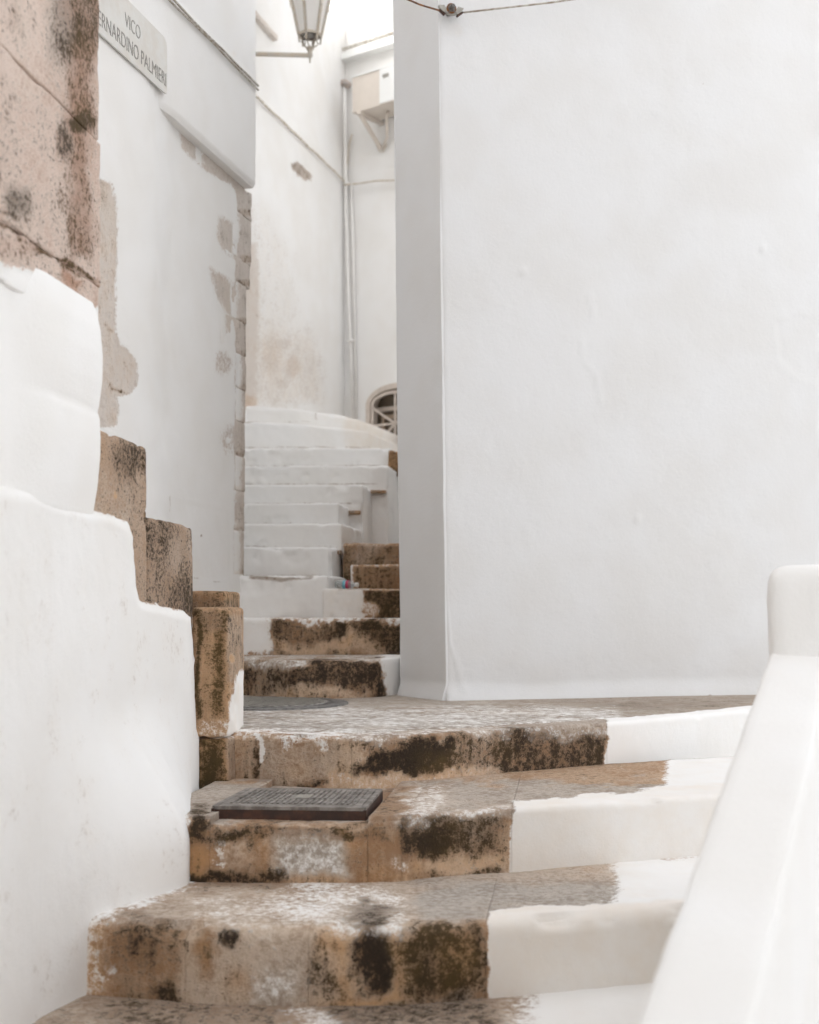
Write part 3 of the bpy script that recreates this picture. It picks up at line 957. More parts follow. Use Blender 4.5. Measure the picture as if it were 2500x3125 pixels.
# the upper wall stands proud of it
UP = .062
UC = LC + nL * UP
us = np.concatenate((ds_far, LX + lin(0, 6.1, .25), LX + lin(6.1, Ltot + .02, .016)[1:]))
zs = np.concatenate(((3.925, 3.935, 3.95), lin(3.965, 5.0, .02), lin(5.0, 6.7, .3)[1:]))
def drip(V, U, Z):
    k = 1 - sstep(7.15, 7.55, U - LX)
    o = -.014 * (1 - k) * (1 - sstep(3.925, 3.95, Z)) - .045 * k * (1 - sstep(3.93, 4.16, Z))
    q = topx(V)
    return o + .007 * band([(520, -4), (785, 266)], 5, 6)(q)
UI = [(band([(520, 0), (600, 80), (785, 270)], 7, 5), dict(d=.14, w=.2)), (ell(712, 165, 14, 14, .6), dict(w=.4)),
      (band([(318, 128), (380, 175), (428, 212)], 2.5, 2), dict(d=.5)), (ell(655, 68, 4, 10), dict(d=.35))]
wall('upper_wall', LN + nL * UP, UC + dL * .02, us, zs, M_STONE, lh, 2.7, .004, items=UI, seed=12, wob=3, extra=drip)
# unseen additions: a tall storey to block the sun, a wing to block sky
wall('added_sun_block', LN + nL * UP, LN + nL * UP + dL * (LX + 5.5), lin(0, LX + 5.5, .6), lin(6.71, 15.0, .6), M_STONE, lh, 2.7, .004, seed=13)
wall('added_sky_block', (8.0, -3.0), (-3.4, -3.0), lin(0, 11.4, .6), lin(.3, 12.5, .6), M_STONE, lh, 2.0, .01, seed=14)
# quoin stones down the corner
def onL(px, py):
    return Wp(px, py, LC, dL)
qy = [566, 655, 795, 868, 985, 1085, 1190, 1290, 1395, 1500, 1622, 1757]
ql = [600, 712, 690, 706, 672, 718, 722, 690, 720, 700, 714]
qr = [770, 768, 764, 753, 752, 752, 750, 749, 749, 747, 746]
for i in range(len(ql)):
    z1_ = E + (HY - qy[i]) / F * 7.48 - .001
    z0_ = E + (HY - qy[i + 1]) / F * 7.48 + .001
    a = onL(ql[i], 1500)[:2]
    cpt = onL(qr[i], 1500)[:2]
    po = -.001
    quad = [a - nL * .1, a + nL * po, cpt + nL * po, cpt - nL * .1]
    it = [(rect(ql[i] - 90, 300, ql[i] + 18, 1900, 14), dict(p=.95, d=0)),
          (ell((ql[i] + qr[i]) / 2 + 8, (qy[i] + qy[i + 1]) / 2, 16, 30, .7), dict(d=.26)),
          (rect(qr[i] - 20, 980, qr[i] + 20, 1760, 12), dict(d=.34, w=.4)),
          (rect(700, qy[i + 1] - 16, 790, qy[i + 1] + 8, 5), dict(d=.42, w=.6))]
    block('quoin_stone', prism8(quad, z0_, z1_), .006, M_QUOIN, lh, .012, .004, 100 + i, base=(.08, .16, .25, .72, 0), items=it, wob=8, chip=.012)

# street sign
def onU(px, py, off=.0):
    p = Wp(px, py, UC, dL)
    p[:2] += nL * off
    return p
sg0 = np.array(onU(507, 280))
def sgp(yy, z, off):
    t = (yy - UC[1]) / dL[1]
    p = UC + dL * t + nL * off
    return np.array((p[0], p[1], z))
sign = thing('street_sign', 'pale marble street sign reading VICO BERNARDINO PALMIERI on the corner house', 'sign', tuple(sgp(5.9, 3.985, 0)))
ysn, yfr, zb_, zt_ = 5.43, 6.285, 3.985, 4.25
pts2 = []
rc = .045
for cx, cz, a0 in ((yfr - rc, zb_ + rc * .15, -90), (yfr - rc, zt_ - rc, 0), (ysn + rc, zt_ - rc, 90), (ysn + rc, zb_ + rc * .15, 180)):
    rr = rc if cz > 4.1 else rc * .15
    for k in range(6):
        a = math.radians(a0 + 90 * k / 5)
        pts2.append((cx + (rr if cz > 4.1 else rc) * math.cos(a), cz + rr * math.sin(a)))
V = [sgp(y, z, .002) for y, z in pts2] + [sgp(y, z, .010) for y, z in pts2]
K = len(pts2)
Fc = [tuple(range(K - 1, -1, -1)), tuple(range(K, 2 * K))] + [(k, (k + 1) % K, K + (k + 1) % K, K + k) for k in range(K)]
mesh('plate', V, Fc, M_SIGN, sign, smooth=False)
def lettering(name, body, y0, y1, z0, hgt):
    cu = bpy.data.curves.new('txt', 'FONT')
    cu.body = body
    cu.size = 1.0
    cu.extrude = .001
    cu.offset = -.012
    ob = bpy.data.objects.new('txt', cu)
    COL.objects.link(ob)
    dg = bpy.context.evaluated_depsgraph_get()
    me = bpy.data.meshes.new_from_object(ob.evaluated_get(dg))
    bpy.data.objects.remove(ob)
    v = np.array([x.co[:] for x in me.vertices])
    fcs = [tuple(p.vertices) for p in me.polygons]
    bpy.data.meshes.remove(me)
    mn, mx = v.min(0), v.max(0)
    u = (v[:, 0] - mn[0]) / (mx[0] - mn[0])
    hz = (v[:, 1] - mn[1]) / (mx[1] - mn[1])
    out = [sgp(y0 + (y1 - y0) * a, z0 + hgt * b_, .0103 + (.0012 if c > 0 else 0)) for a, b_, c in zip(u, hz, v[:, 2])]
    mesh(name, out, fcs, M_LETTER, sign, smooth=False)
lettering('lettering', 'VICO', 5.84, 5.995, 4.122, .060)
lettering('lettering', 'BERNARDINO PALMIERI', 5.55, 6.272, 4.018, .064)

# cables along the upper wall
for k, (dy, wb, r) in enumerate(((0, .008, .0055), (13, .008, .005))):
    a, b_ = onU(380, -140 + dy, .02), onU(781, 264 + dy, .016)
    tag(tube('wall_cable', [a, a * .5 + b_ * .5, b_], r, M_CABLE, origin=tuple(b_), wobble=wb, seed=50 + k),
        ('upper' if k == 0 else 'lower') + ' of two thin cables along the corner house above its ledge', 'cable')

# ------------------------------------------------------------------ side stairs on the left and the pier above them
FD = np.array((.1125, 1.0)) / math.hypot(.1125, 1)
FN = np.array((FD[1], -FD[0]))
F0 = np.array((-.75, 4.6))
def onF(px, py, off=0.0):
    p = Wp(px, py, F0, FD)
    p[:2] += FN * off
    return p
side = thing('side_staircase', 'left side staircase with brown lichened stone step ends over a white plaster flank', 'staircase', (-1.1, 4.2, ZG))
# plaster coat with a stepped upper edge
coat = np.array([(-900, 1400), (0, 1490), (110, 1505), (190, 1540), (262, 1556), (330, 1566), (392, 1590), (406, 1640), (418, 1790), (430, 1834), (555, 1862), (580, 1886), (590, 2010), (597, 2225),
                 (614, 2246), (612, 2400), (640, 2425), (690, 2500), (900, 3600), (-900, 3600)], float)
def sdist(pts, q):
    d = np.full(len(q), 1e9)
    ins = np.zeros(len(q), bool)
    for i in range(len(pts)):
        a, b_ = pts[i], pts[(i + 1) % len(pts)]
        ab = b_ - a
        t = np.clip(((q - a) @ ab) / (ab @ ab + 1e-9), 0, 1)
        d = np.minimum(d, np.linalg.norm(q - (a + t[:, None] * ab), axis=1))
        c = ((a[1] > q[:, 1]) != (b_[1] > q[:, 1]))
        xi = a[0] + (q[:, 1] - a[1]) / (b_[1] - a[1] + 1e-12) * ab[0]
        ins ^= c & (q[:, 0] < xi)
    return np.where(ins, d, -d)
FA = F0 - FD * 2.6
def coat_rel(V, U, Z):
    q = topx(V) + 8 * np.stack((fbm(V, 14, 3, 71), fbm(V, 14, 3, 77)), 1)
    sd = sdist(coat, q)
    t = np.sqrt(np.clip((sd + 6) / 34, 0, 1))
    lf = sstep(200, 290, q[:, 0])
    o = (.019 + .009 * lf) * t - .012
    ridge = np.exp(-((sd - 26) / 14) ** 2) * (q[:, 1] < 2230) * (q[:, 0] > 120)
    o = o + .002 * ridge
    Y = V[:, 1]
    Bk = np.interp(Y, (3.2, 3.36, 3.6, 3.8, 3.95, 4.15, 4.4, 4.62), (0, .035, .115, .185, .165, .105, .03, 0))
    o = o + Bk * (1 - sstep(.84, 1.28, Z))
    return o
hz = lambda u, z: False
us = np.concatenate((lin(0, .9, .06), lin(.9, 2.62, .010)[1:]))
zs = np.concatenate((lin(.3, .5, .05), lin(.5, 2.1, .010)[1:]))
def coat_hole(u, z):
    p = FA + np.outer(u, FD)
    v = np.stack((p[:, 0], p[:, 1], z), 1)
    return sdist(coat, topx(v)) < -16
CI = [(poly([(-900, 1200), (265, 1300), (266, 1556), (395, 1594), (422, 1836), (560, 1866), (584, 1890), (592, 2010), (598, 2228), (612, 2250), (612, 2398), (640, 2425), (690, 2500), (900, 3600), (-900, 3600)], 5), dict(p=1)),
      (band([(0, 1505), (110, 1512), (180, 1530)], 8, 6), dict(w=.15)), (band([(12, 1620), (11, 2190)], 2.5, 2), dict(d=.42)),
      (rect(535, 2440, 580, 2700, 12), dict(p=.62)), (band([(570, 2480), (568, 2680)], 8, 5), dict(p=.3, d=.5)),
      (ell(620, 2420, 30, 14), dict(d=.4)),
      (band([(262, 2800), (238, 2900), (232, 3020), (236, 3130)], 24, 18), dict(p=.44, d=.34, w=.6, l=.6)), (band([(330, 2775), (262, 2800)], 10, 10), dict(p=.6, d=.2, l=.7))]
wall('plaster_flank', FA, F0 + FD * .02, us, zs, M_STONE, side, .05, .008, base=(.3, .3, .2, .5, 0), items=CI, seed=15, hole=coat_hole, extra=coat_rel, wob=5, relief=0, fine=.0022, shell=True)
# stone step ends (solid blocks running back to the house)
def side_block(px0, px1, ytop, zb, seed, items, base, back=.85, topoff=0.0, r=.02, name='stone_block', off=0.0):
    a, b_ = onF(px0, 1800)[:2] + FN * off, onF(px1, 1800)[:2] + FN * off
    zt = E + (HY - ytop) / F * b_[1] + topoff
    return block(name, prism8([a - FN * back, a, b_, b_ - FN * back], zb, zt), r, M_GRAIN, side, .010, .004, seed, base=base, items=items, chip=.012)
B1 = [(rect(250, 1300, 340, 1620, 30), dict(w=.45, d=.34, l=.55)), (ell(395, 1400, 50, 60, .6), dict(d=.66)), (rect(412, 1450, 448, 1620, 10), dict(d=.35, l=.65)),
      (ell(350, 1515, 8, 12), dict(w=1, d=0)), (ell(300, 1500, 40, 90, .6), dict(d=.22, w=.3, l=.5))]
side_block(255, 452, 1362, ZG, 200, B1, (0, .36, .2, .62, 0))
side_block(-1800, 255, 1280, ZG, 203, [], (1, 0, 0, .6, 0), off=-.03)
B2 = [(ell(480, 1640, 60, 60, .9), dict(d=.6)), (ell(560, 1830, 50, 80, .9), dict(d=.68)), (ell(540, 1690, 30, 60, .6), dict(d=.38, g=.3)), (rect(408, 1590, 430, 1900, 8), dict(d=.35, l=.6))]
side_block(452, 592, 1606, ZG, 206, B2, (0, .48, .15, .6, 0))
b3q = [(-.762, 4.585), (-.628, 4.585), (-.622, 4.93), (-.80, 4.93)]
B3 = [(rect(600, 1860, 706, 2240, 6), dict(d=.38, w=.62, l=.55)), (rect(655, 1870, 682, 2180, 12), dict(d=.72, w=.8)), (rect(598, 1860, 612, 2220, 5), dict(d=.85)),
      (rect(610, 1865, 700, 1925, 14), dict(d=.55, w=.5)), (rect(696, 1880, 745, 2080, 9), dict(d=.4, w=.1, l=.6, g=.2)), (ell(708, 2010, 6, 12), dict(w=1, d=0)),
      (poly([(690, 2230), (705, 2150), (722, 2060), (760, 2030), (760, 2260), (640, 2260)], 9), dict(p=1, d=0)), (rect(600, 2195, 700, 2250, 9), dict(p=.36, w=.5, d=.1))]
block('stone_block', prism8(b3q, Z1 - .01, 1.534), .016, M_STONE, side, .008, .003, 212, base=(0, .4, .5, .5, 0), items=B3, chip=.01)
b4q = [(-.775, 4.60), (-.637, 4.60), (-.60, 4.80), (-.80, 4.95)]
B4 = [(rect(600, 2240, 695, 2440, 10), dict(d=.62, w=.8)), (ell(650, 2340, 28, 70, .5), dict(d=.9, w=.6)), (rect(690, 2240, 760, 2400, 8), dict(d=.42, g=.4)), (rect(600, 2225, 760, 2250, 6), dict(p=.7, d=0)),
      (rect(600, 2385, 760, 2430, 8), dict(d=.95, w=.4))]
block('stone_block', prism8(b4q, Z2 - .05, Z1 - .012), .014, M_STONE, side, .008, .003, 215, base=(0, .4, .5, .5, 0), items=B4)
q5 = [onF(585, 1800)[:2] - FN * .8, np.array((-.80, 4.98)), np.array((-.695, 4.98)), np.array((-.69, 5.35)), ]
block('stone_block', prism8([(-1.6, 4.96), (-.698, 4.96), (-.69, 5.35), (-1.6, 5.35)], Z1 - .05, E + 36 / F * 4.96), .016, M_STONE, side, .012, .003, 218, base=(0, .55, .4, .5, 0),
      items=[(rect(500, 1750, 760, 1832, 6), dict(d=.5, w=.6))])
# thin slabs lying behind the step ends
for (x0, x1, yt, sd_) in ((290, 378, 1302, 221), (430, 535, 1546, 224)):
    a, b_ = onF(x0, 1800)[:2] - FN * .10, onF(x1, 1800)[:2] - FN * .10
    zt = E + (HY - yt) / F * ((a[1] + b_[1]) / 2)
    block('slab', prism8([a - FN * .6, a, b_, b_ - FN * .6], zt - .10, zt), .01, M_STONE, side, .012, .004, sd_, base=(0, .6, .4, .4, 0))

pier = thing('stone_pier', 'weathered pinkish stone pier with rust stains over a rounded white bracket', 'pier', (-1.1, 3.2, 1.7))
py0 = F0 + FD * ((2.2 - 4.6) / FD[1])
py1 = onF(303, 1000)[:2]
PI_ = [(poly([(-400, 640), (-100, 755), (0, 800), (110, 832), (180, 872), (250, 900), (282, 925), (330, 935), (330, 1200), (-400, 1200)], 16), dict(p=1, d=0, w=0)),
       (poly([(205, -50), (290, -50), (285, 200), (270, 420), (265, 780), (235, 800), (215, 500)], 40), dict(d=.50, w=.62, l=.45)),
       (ell(240, 40, 55, 110, .8), dict(d=.72, w=.45, l=.3)), (ell(175, 60, 40, 120, .6), dict(d=.5, g=.5, w=0)),
       (ell(60, 120, 80, 140, .7), dict(l=.95, d=.18)), (ell(245, 375, 26, 24, .5), dict(d=.95, w=.5)), (ell(200, 440, 24, 60, .5), dict(d=.72, w=.2)),
       (ell(55, 620, 36, 50, .6), dict(d=.55, g=.8)), (band([(0, 635), (40, 652), (65, 690)], 5, 4), dict(d=.8)),
       (rect(285, 300, 330, 700, 12), dict(d=.25, w=.1, l=.7)), (poly([(180, 800), (260, 850), (265, 900), (200, 870)], 12), dict(w=.8, d=.4)),
       (band([(-20, 680), (150, 775), (310, 862)], 6, 4), dict(d=.75, w=.7)), (ell(50, 760, 60, 40, .6), dict(w=.4, d=.3))]
pz = [2.285, 2.425, 2.825, 3.27, 3.75]
for i in range(4):
    far = py1 + FD * (.012 if i == 1 else 0)
    block('stone_block', prism8([py0 - FN * .9, py0, far, far - FN * .9], pz[i], pz[i + 1] - .0005), .006, M_PIER, pier, .008, .004, 240 + i, base=(0, .27, .22, .80, .0), items=PI_, chip=.007, wob=40, nscale=14)
block('upper_pier', prism8([py0 - FN * .9, py0, py1, py1 - FN * .9], 3.755, 7.5), .02, M_PIER, pier, .06, .004, 250, base=(.3, .3, .3, .7, 0))
def lobes(V, U, Z):
    Y = V[:, 1]
    pr = np.interp(Z, (1.74, 1.785, 1.86, 1.94, 2.0, 2.05, 2.068, 2.085, 2.15, 2.22, 2.29, 2.34, 2.37), (-.016, .008, .020, .028, .030, .027, .021, .025, .034, .036, .030, .018, .006))
    k = np.ones(7) / 7
    e = sstep(3.06, 3.24, Y)
    return .0 + pr * e - .012 * (1 - e) - .02 * sstep(2.30, 2.365, Z) * (1 - e)
us = lin(0, 1.404, .010)
zs = lin(1.74, 2.365, .010)
pbe = onF(274, 1000)[:2]
pb0 = pbe - FD * 1.40
wall('bracket', pb0, pbe + FD * .004, us, zs, M_PIER, pier, .6, .003, base=WHITE, seed=22, extra=lobes, wob=6, fine=.0005,
     items=[(rect(0, 780, 330, 905, 20), dict(w=.12)), (ell(60, 930, 90, 30, .6), dict(w=.25)), (band([(20, 1060), (14, 1400)], 3, 2), dict(w=.2))])

# ------------------------------------------------------------------ sloping parapet on the right
par = thing('plaster_parapet', 'blurred white sloping plaster parapet with end post, nearest on the right', 'parapet', (.9, 2.6, ZG))
def parp(Y, k):
    return np.array((.872 - .40 * (3.2 - Y) + k * .165, Y))
def ptop(Y):
    return E - .128 - .312 * (3.2 - Y)
Ya, Yb = .95, 3.26
q = [parp(Ya, 0), parp(Ya, 1), parp(Yb, 1), parp(Yb, 0)]
c8 = [(x, y, ZG - .05) for x, y in q] + [(q[0][0], q[0][1], ptop(Ya)), (q[1][0], q[1][1], ptop(Ya) - .006), (q[2][0], q[2][1], ptop(Yb) - .006), (q[3][0], q[3][1], ptop(Yb))]
block('sloping_wall', c8, .016, M_STONE, par, .02, .005, 300, items=[(rect(2000, 2000, 2600, 3300, 30), dict(w=.1))])
q = [parp(3.2, -.01), parp(3.2, 1.9), parp(3.52, 1.9), parp(3.52, -.01)]
block('post', prism8(q, ZG - .05, E + 118 / F * 3.2), .045, M_STONE, par, .016, .006, 303)

# ------------------------------------------------------------------ upper flight
up = thing('alley_staircase', 'whitewashed upper stairs climbing away between the houses', 'staircase', (-.4, 6.3, ZG))
def ya(pts):
    return smooth_path(pts)
pa = ya([G(x, y, 1.274)[:2] for x, y in ((600, 2006), (760, 2010), (900, 2017), (1150, 2013), (1240, 2006))])
FS = 2.4
SA = [(rect(735, 2025, 1165, 2140, 8), dict(d=.78, w=.12, l=.3, g=.15)), (rect(795, 2030, 845, 2110, 22), dict(d=.32, l=.8, w=.2)), (ell(860, 2125, 70, 24, .6), dict(d=.2, w=.5, l=.95)), (ell(1010, 2128, 110, 16, .6), dict(d=.25, w=.5, l=.9)),
      (rect(735, 1980, 1165, 2022, 6), dict(g=.8, d=.22, p=.35)), (rect(1130, 2040, 1175, 2140, 10), dict(d=.95, w=.2)), (poly([(1160, 1980), (1300, 1980), (1300, 2140), (1190, 2140), (1172, 2080)], 10), dict(p=1, d=0))]
step_stone('step', pa, 640, 1239, 1.274, Z1 - .05, 1.0, M_STONE, up, r=.03, base=(0, .5, .2, .5, 0), items=SA, seed=400, amp=.006, wear=.02)
pb = ya([(-1.3, 7.03), (-.6, 7.05), (-.1, 7.03), (.25, 7.0)])
SB = [(rect(820, 1895, 1060, 2000, 12), dict(d=.60, w=.25, l=.4)), (rect(1010, 1892, 1058, 1975, 10), dict(d=.85, w=.1)), (rect(1060, 1895, 1100, 1990, 14), dict(d=.3, w=.5, l=.8)), (rect(1090, 1890, 1250, 1975, 10), dict(d=.82, w=.4)),
      (ell(900, 1985, 70, 16, .6), dict(d=.3, w=.5, l=.9)), (ell(1040, 1978, 90, 26, .6), dict(d=.18, w=.5, l=1)), (rect(1155, 1965, 1250, 2005, 9), dict(d=.85, g=.5)), (poly([(500, 1870), (822, 1870), (830, 1990), (740, 2010), (500, 2020)], 9), dict(p=1, d=0)),
      (rect(700, 1870, 1250, 1891, 3), dict(p=.7, d=.1))]
step_stone('step', pb, 640, 1330, 1.467, 1.20, .9, M_STONE, up, r=.02, base=(0, .5, .3, .5, 0), items=SB, seed=410, amp=.005)
FS = 1.0
def fx(px, Y):
    return (px - HX) / F * Y
steps_up = [  # front distance, photo row of the edge, photo column of the right end, row of the edge below
    (7.42, 1757, 1002, 1884), (7.85, 1670, 1015, 1757), (8.2, 1598, 1044, 1670), (8.55, 1536, 1036, 1598), (8.9, 1479, 1109, 1536),
    (9.25, 1421, 1186, 1479), (9.6, 1367, 1194, 1421)]
for i, (Y, ye, xr, yb) in enumerate(steps_up):
    zt = E + (HY - ye) / F * Y
    it = [(rect(600, yb - 4, xr - 30, yb + 3, 4), dict(d=.64 + .05 * (i % 3))), (rect(600, yb - 34, 1000, yb - 6, 12), dict(d=.22)),
          (rect(xr - 70, ye, xr + 10, 1700, 20), dict(w=.12))]
    if i == 0:
        it = [(poly([(755, 1752), (870, 1762), (960, 1754), (955, 1766), (860, 1776), (765, 1768)], 5), dict(d=.75, w=.3, p=.6)), (rect(870, 1780, 876, 1830, 2), dict(d=.3))]
    tl = .012 * (i % 2)
    block('step', prism8([(-1.75, Y + .03), (fx(xr, Y), Y - tl), (fx(xr, Y) + .15, Y + 1.1), (-1.75, Y + 1.1)], 1.25, zt), .016, M_STONE, up, .014, .006, 420 + i, items=it, wob=4, chip=.018)
# two curving top steps
for i, (pts, z, seed) in enumerate((([(600, 1276), (751, 1286), (914, 1294), (1117, 1314), (1200, 1350), (1300, 1420)], E + 554 / F * 10.1, 440),
                                   ([(600, 1230), (751, 1237), (914, 1249), (1056, 1270), (1130, 1293), (1210, 1326), (1260, 1352)], E + 603 / F * 10.6, 450))):
    pth = smooth_path([G(x, y, z)[:2] for x, y in pts], .03)
    it = [(rect(600, 1361, 1130, 1370, 4), dict(d=.64)), (rect(1040, 1250, 1250, 1420, 30), dict(w=.62)), (rect(600, 1283, 1060, 1290, 4), dict(d=.62)), (rect(962, 1258, 968, 1282, 2), dict(d=.9)), (rect(970, 1255, 1050, 1290, 12), dict(d=.14, w=.3))]
    step_stone('step', pth, 610, 1255 if i == 0 else 1259, z, 1.6, .6 if i == 0 else 2.4, M_STONE, up, r=.02, rend=.01, base=WHITE, items=it, seed=seed, amp=.008, res=.018, wob=4, inward=(-.1, 1))
# broken ledges and a brown block painting the shaded recess beside the top steps
for (x0, x1, y, Y) in ((1115, 1180, 1500, 9.2), (1040, 1100, 1563, 8.86), (1016, 1042, 1684, 7.98)):
    a, b_ = fx(x0, Y), fx(x1, Y)
    z = E + (HY - y) / F * Y
    block('ledge', prism8([(a, Y), (b_, Y), (b_, Y + .12), (a, Y + .12)], z - .014, z + .012), .008, M_STONE, up, .01, .007, 460 + x0, base=(.25, .45, .5, .5, 0))
block('stone_block', prism8([(fx(1188, 9.9), 9.55), (fx(1250, 9.9), 9.75), (fx(1250, 9.9), 10.1), (fx(1188, 9.9), 10.1)], E + 385 / F * 9.7, E + 460 / F * 9.7), .02, M_STONE, up, .012, .012, 470, base=(0, .45, .8, .4, 0))

br = thing('branch_steps', 'three brown unpainted stone steps turning off right behind the white house corner', 'steps', (-.1, 7.5, ZG))
for i, (Y, yt, xl, xp, d_) in enumerate(((7.40, 1797, 985, 1112, .82), (7.72, 1723, 1070, 1078, .52), (8.02, 1657, 1047, 1046, .5))):
    zt = E + (HY - yt) / F * Y
    it = [(rect(500, 1600, xp, 1900, 9), dict(p=1, d=0)), (rect(xp, yt - 10, 1300, yt + 5, 4), dict(p=.3, d=.2))]
    if i == 0:
        it += [(ell(1130, 1860, 30, 26), dict(p=.4, d=.2)), (rect(1030, 1795, 1130, 1803, 3), dict(d=.6, p=.7))]
    block('step', prism8([(fx(xl, Y), Y), (.55, Y - .05), (.8, Y + 1.2), (fx(xl, Y), Y + 1.2)], 1.22, zt), .014, M_STONE, br, .011, .005, 480 + i, base=(0, d_, .45, .42, 0), items=it, wob=7, chip=.012)

# plastic bottle
bc = np.array((fx(1030, 7.58), 7.58, E + 43 / F * 7.4 + .027))
ax = np.array((.95, -.32, -.02))
ax /= np.linalg.norm(ax)
bt = thing('plastic_bottle', 'small clear plastic bottle with blue and red label lying on the brown steps', 'bottle', tuple(bc))
lathe('body', [(.0, 0), (.018, .001), (.025, .008), (.025, .05), (.0235, .055), (.025, .06), (.024, .095), (.012, .112), (.0105, .125), (.0, .126)], bc - ax * .01, M_BOTTLE, bt, 20, axis=ax)
lathe('label', [(.0252, .048), (.0258, .048), (.0258, .066), (.0252, .066)], bc - ax * .01, M_BLUE, bt, 20, axis=ax)
lathe('label', [(.0252, .068), (.0258, .068), (.0258, .083), (.0252, .083)], bc - ax * .01, M_RED, bt, 20, axis=ax)
lathe('cap', [(.0, .123), (.0135, .123), (.0135, .138), (.0, .138)], bc - ax * .01, M_PIPE, bt, 16, axis=ax)

# ------------------------------------------------------------------ far left wall
dW = np.array((.28, 1.0)) / math.hypot(.28, 1)
W1 = np.array((-.638, 13.0))
W0 = W1 - dW * 5.6
fl = thing('whitewashed_house', 'far whitewashed house with flaking stone patches above the upper stairs', 'house', (-1.6, 10.5, ZG))
Lw = 5.6
us = np.concatenate((lin(0, 2.2, .2), lin(2.2, Lw + .02, .025)[1:]))
zs = np.concatenate((lin(.3, 2.6, .3), lin(2.6, 7.25, .028)[1:]))
WI = [(poly([(700, 920), (770, 900), (850, 940), (890, 985), (960, 1000), (1000, 1100), (985, 1240), (700, 1260)], 45), dict(p=.56, d=.12, w=.42, l=1)),
      (poly([(700, 560), (800, 600), (900, 760), (940, 1000), (700, 1000)], 60), dict(p=.70, w=.3, l=1)),
      (poly([(700, 760), (780, 740), (790, 900), (780, 1240), (700, 1260)], 10), dict(p=.2, d=.1, w=.35, l=1)),
      (band([(785, 965), (840, 990)], 4, 3), dict(d=.45, w=.5)), (ell(830, 1090, 30, 60, .7), dict(p=.45, w=.6)), (ell(868, 1050, 26, 16), dict(d=.26, p=.4)), (ell(860, 1170, 20, 16), dict(d=.26, p=.4)),
      (ell(895, 1120, 20, 30), dict(p=.4, w=.6)), (ell(760, 1225, 26, 16), dict(w=1, p=.3)),
      (poly([(885, 500), (905, 490), (955, 530), (950, 555), (915, 545)], 5), dict(p=.15, d=.42, g=.3)), (ell(830, 255, 40, 50, .7), dict(d=.22)), (ell(850, 290, 10, 10), dict(d=.35)),
      (ell(800, 400, 20, 30, .7), dict(d=.15)), (ell(900, 280, 60, 80, .8), dict(d=.1)), (band([(870, 240), (930, 290)], 5, 5), dict(d=.16))]
def wbul(V, U, Z):
    return .03 * fbm(V, 1.2, 3, 60) - .10 * sstep(4.6, 5.7, U) * 0
wall('wall', W0, W1 + dW * .02, us, zs, M_QUOIN, fl, 2.5, .012, items=WI, seed=30, wob=12, extra=wbul, sscale=5)
wall('added_sun_block', W0, W0 + dW * 1.4, lin(0, 1.4, .3), lin(7.26, 12.0, .5), M_QUOIN, fl, 2.5, .01, seed=31)  # hidden height added to keep sun off the end wall of the alley
# little stone window head at the top left
def onW(px, py, off=0.0):
    p = Wp(px, py, W0, dW)
    nw = np.array((dW[1], -dW[0]))
    p[:2] += nw * off
    return p
a, b_ = onW(760, 38, .0), onW(832, 100, .0)
nw = np.array((dW[1], -dW[0]))
za = (a[2] + b_[2]) / 2
block('window_sill', prism8([a[:2], a[:2] + nw * .05, b_[:2] + nw * .05, b_[:2]], za - .05, za), .008, M_QUOIN, fl, .03, .003, 501, base=(.3, .1, .2, .8, 0))

# ------------------------------------------------------------------ far right house
dX = np.array((1.36, -1.0)) / math.hypot(1.36, 1)
X0 = W1 - dX * 2.4
fr_ = thing('whitewashed_house', 'white house closing the alley, with balcony and arched window', 'house', (-.2, 12.8, ZG))
nX = np.array((dX[1], -dX[0]))              # faces the viewer
nX = nX if nX[1] < 0 else -nX
def onX(px, py, off=0.0):
    p = Wp(px, py, W1 + nX * off, dX)
    return p
wc = onX(1209, 1293)                        # hub of the fanlight
uc = (wc[:2] - X0) @ dX
zc_ = wc[2]
HW, ZS, ZA = .318, E + 600 / F * 12.8, E + 652 / F * 12.72
def arch_z(du):
    return ZS + (ZA - ZS) * np.sqrt(np.clip(1 - (du / HW) ** 2, 0, 1)) ** .9
def win_hole(u, z):
    du = u - uc
    return (np.abs(du) < HW) & (z > 2.95) & (z < arch_z(du))
us = np.concatenate((lin(0, 2.3, .2), lin(2.3, 2.45, .03)[1:], lin(2.45, 3.3, .012)[1:], lin(3.3, 6.6, .2)[1:]))
zs = np.concatenate((lin(.3, 2.9, .3), lin(2.9, 3.75, .012)[1:], lin(3.75, 7.6, .1)[1:]))
wall('wall', X0, X0 + dX * 6.6, us, zs, M_STONE, fr_, .12, .008, items=[(ell(1150, 610, 60, 20, .6), dict(w=.2))], seed=33, hole=win_hole, wob=5)
def xw(u, z, off):
    p = X0 + dX * u + nX * off
    return np.array((p[0], p[1], z))
# arched surround, reveal, frame and grille
def arch_strip(name, r_in, r_out, o0, o1, mat, z0=2.95, n=26):
    V, Fc = [], []
    pts = [(-1, z0)] + [(-math.cos(math.pi * k / n), None) for k in range(n + 1)] + [(1, z0)]
    for t, z in pts:
        for rr in (r_in, r_out):
            zz = z if z is not None else arch_z(np.array(t * HW)).item() + (rr) * math.sqrt(max(0, 1 - t * t)) * 1.0
            for off in (o0, o1):
                V.append(xw(uc + t * (HW + rr), zz, off))
    for k in range(len(pts) - 1):
        a = 4 * k
        for i, j in ((0, 1), (1, 3), (3, 2), (2, 0)):
            Fc.append((a + i, a + j, a + 4 + j, a + 4 + i))
    return mesh(name, V, Fc, mat, win, smooth=False)
win = bpy.data.objects.new('arched_window', None)
COL.objects.link(win)
win.parent = fr_
win.empty_display_size = .1
ORG[win.name] = ORG[fr_.name]
arch_strip('surround', -.006, .045, -.11, .012, M_FRAME)
arch_strip('grille_frame', -.055, -.028, .000, .02, M_FRAME)
hub = np.array((uc, zc_))
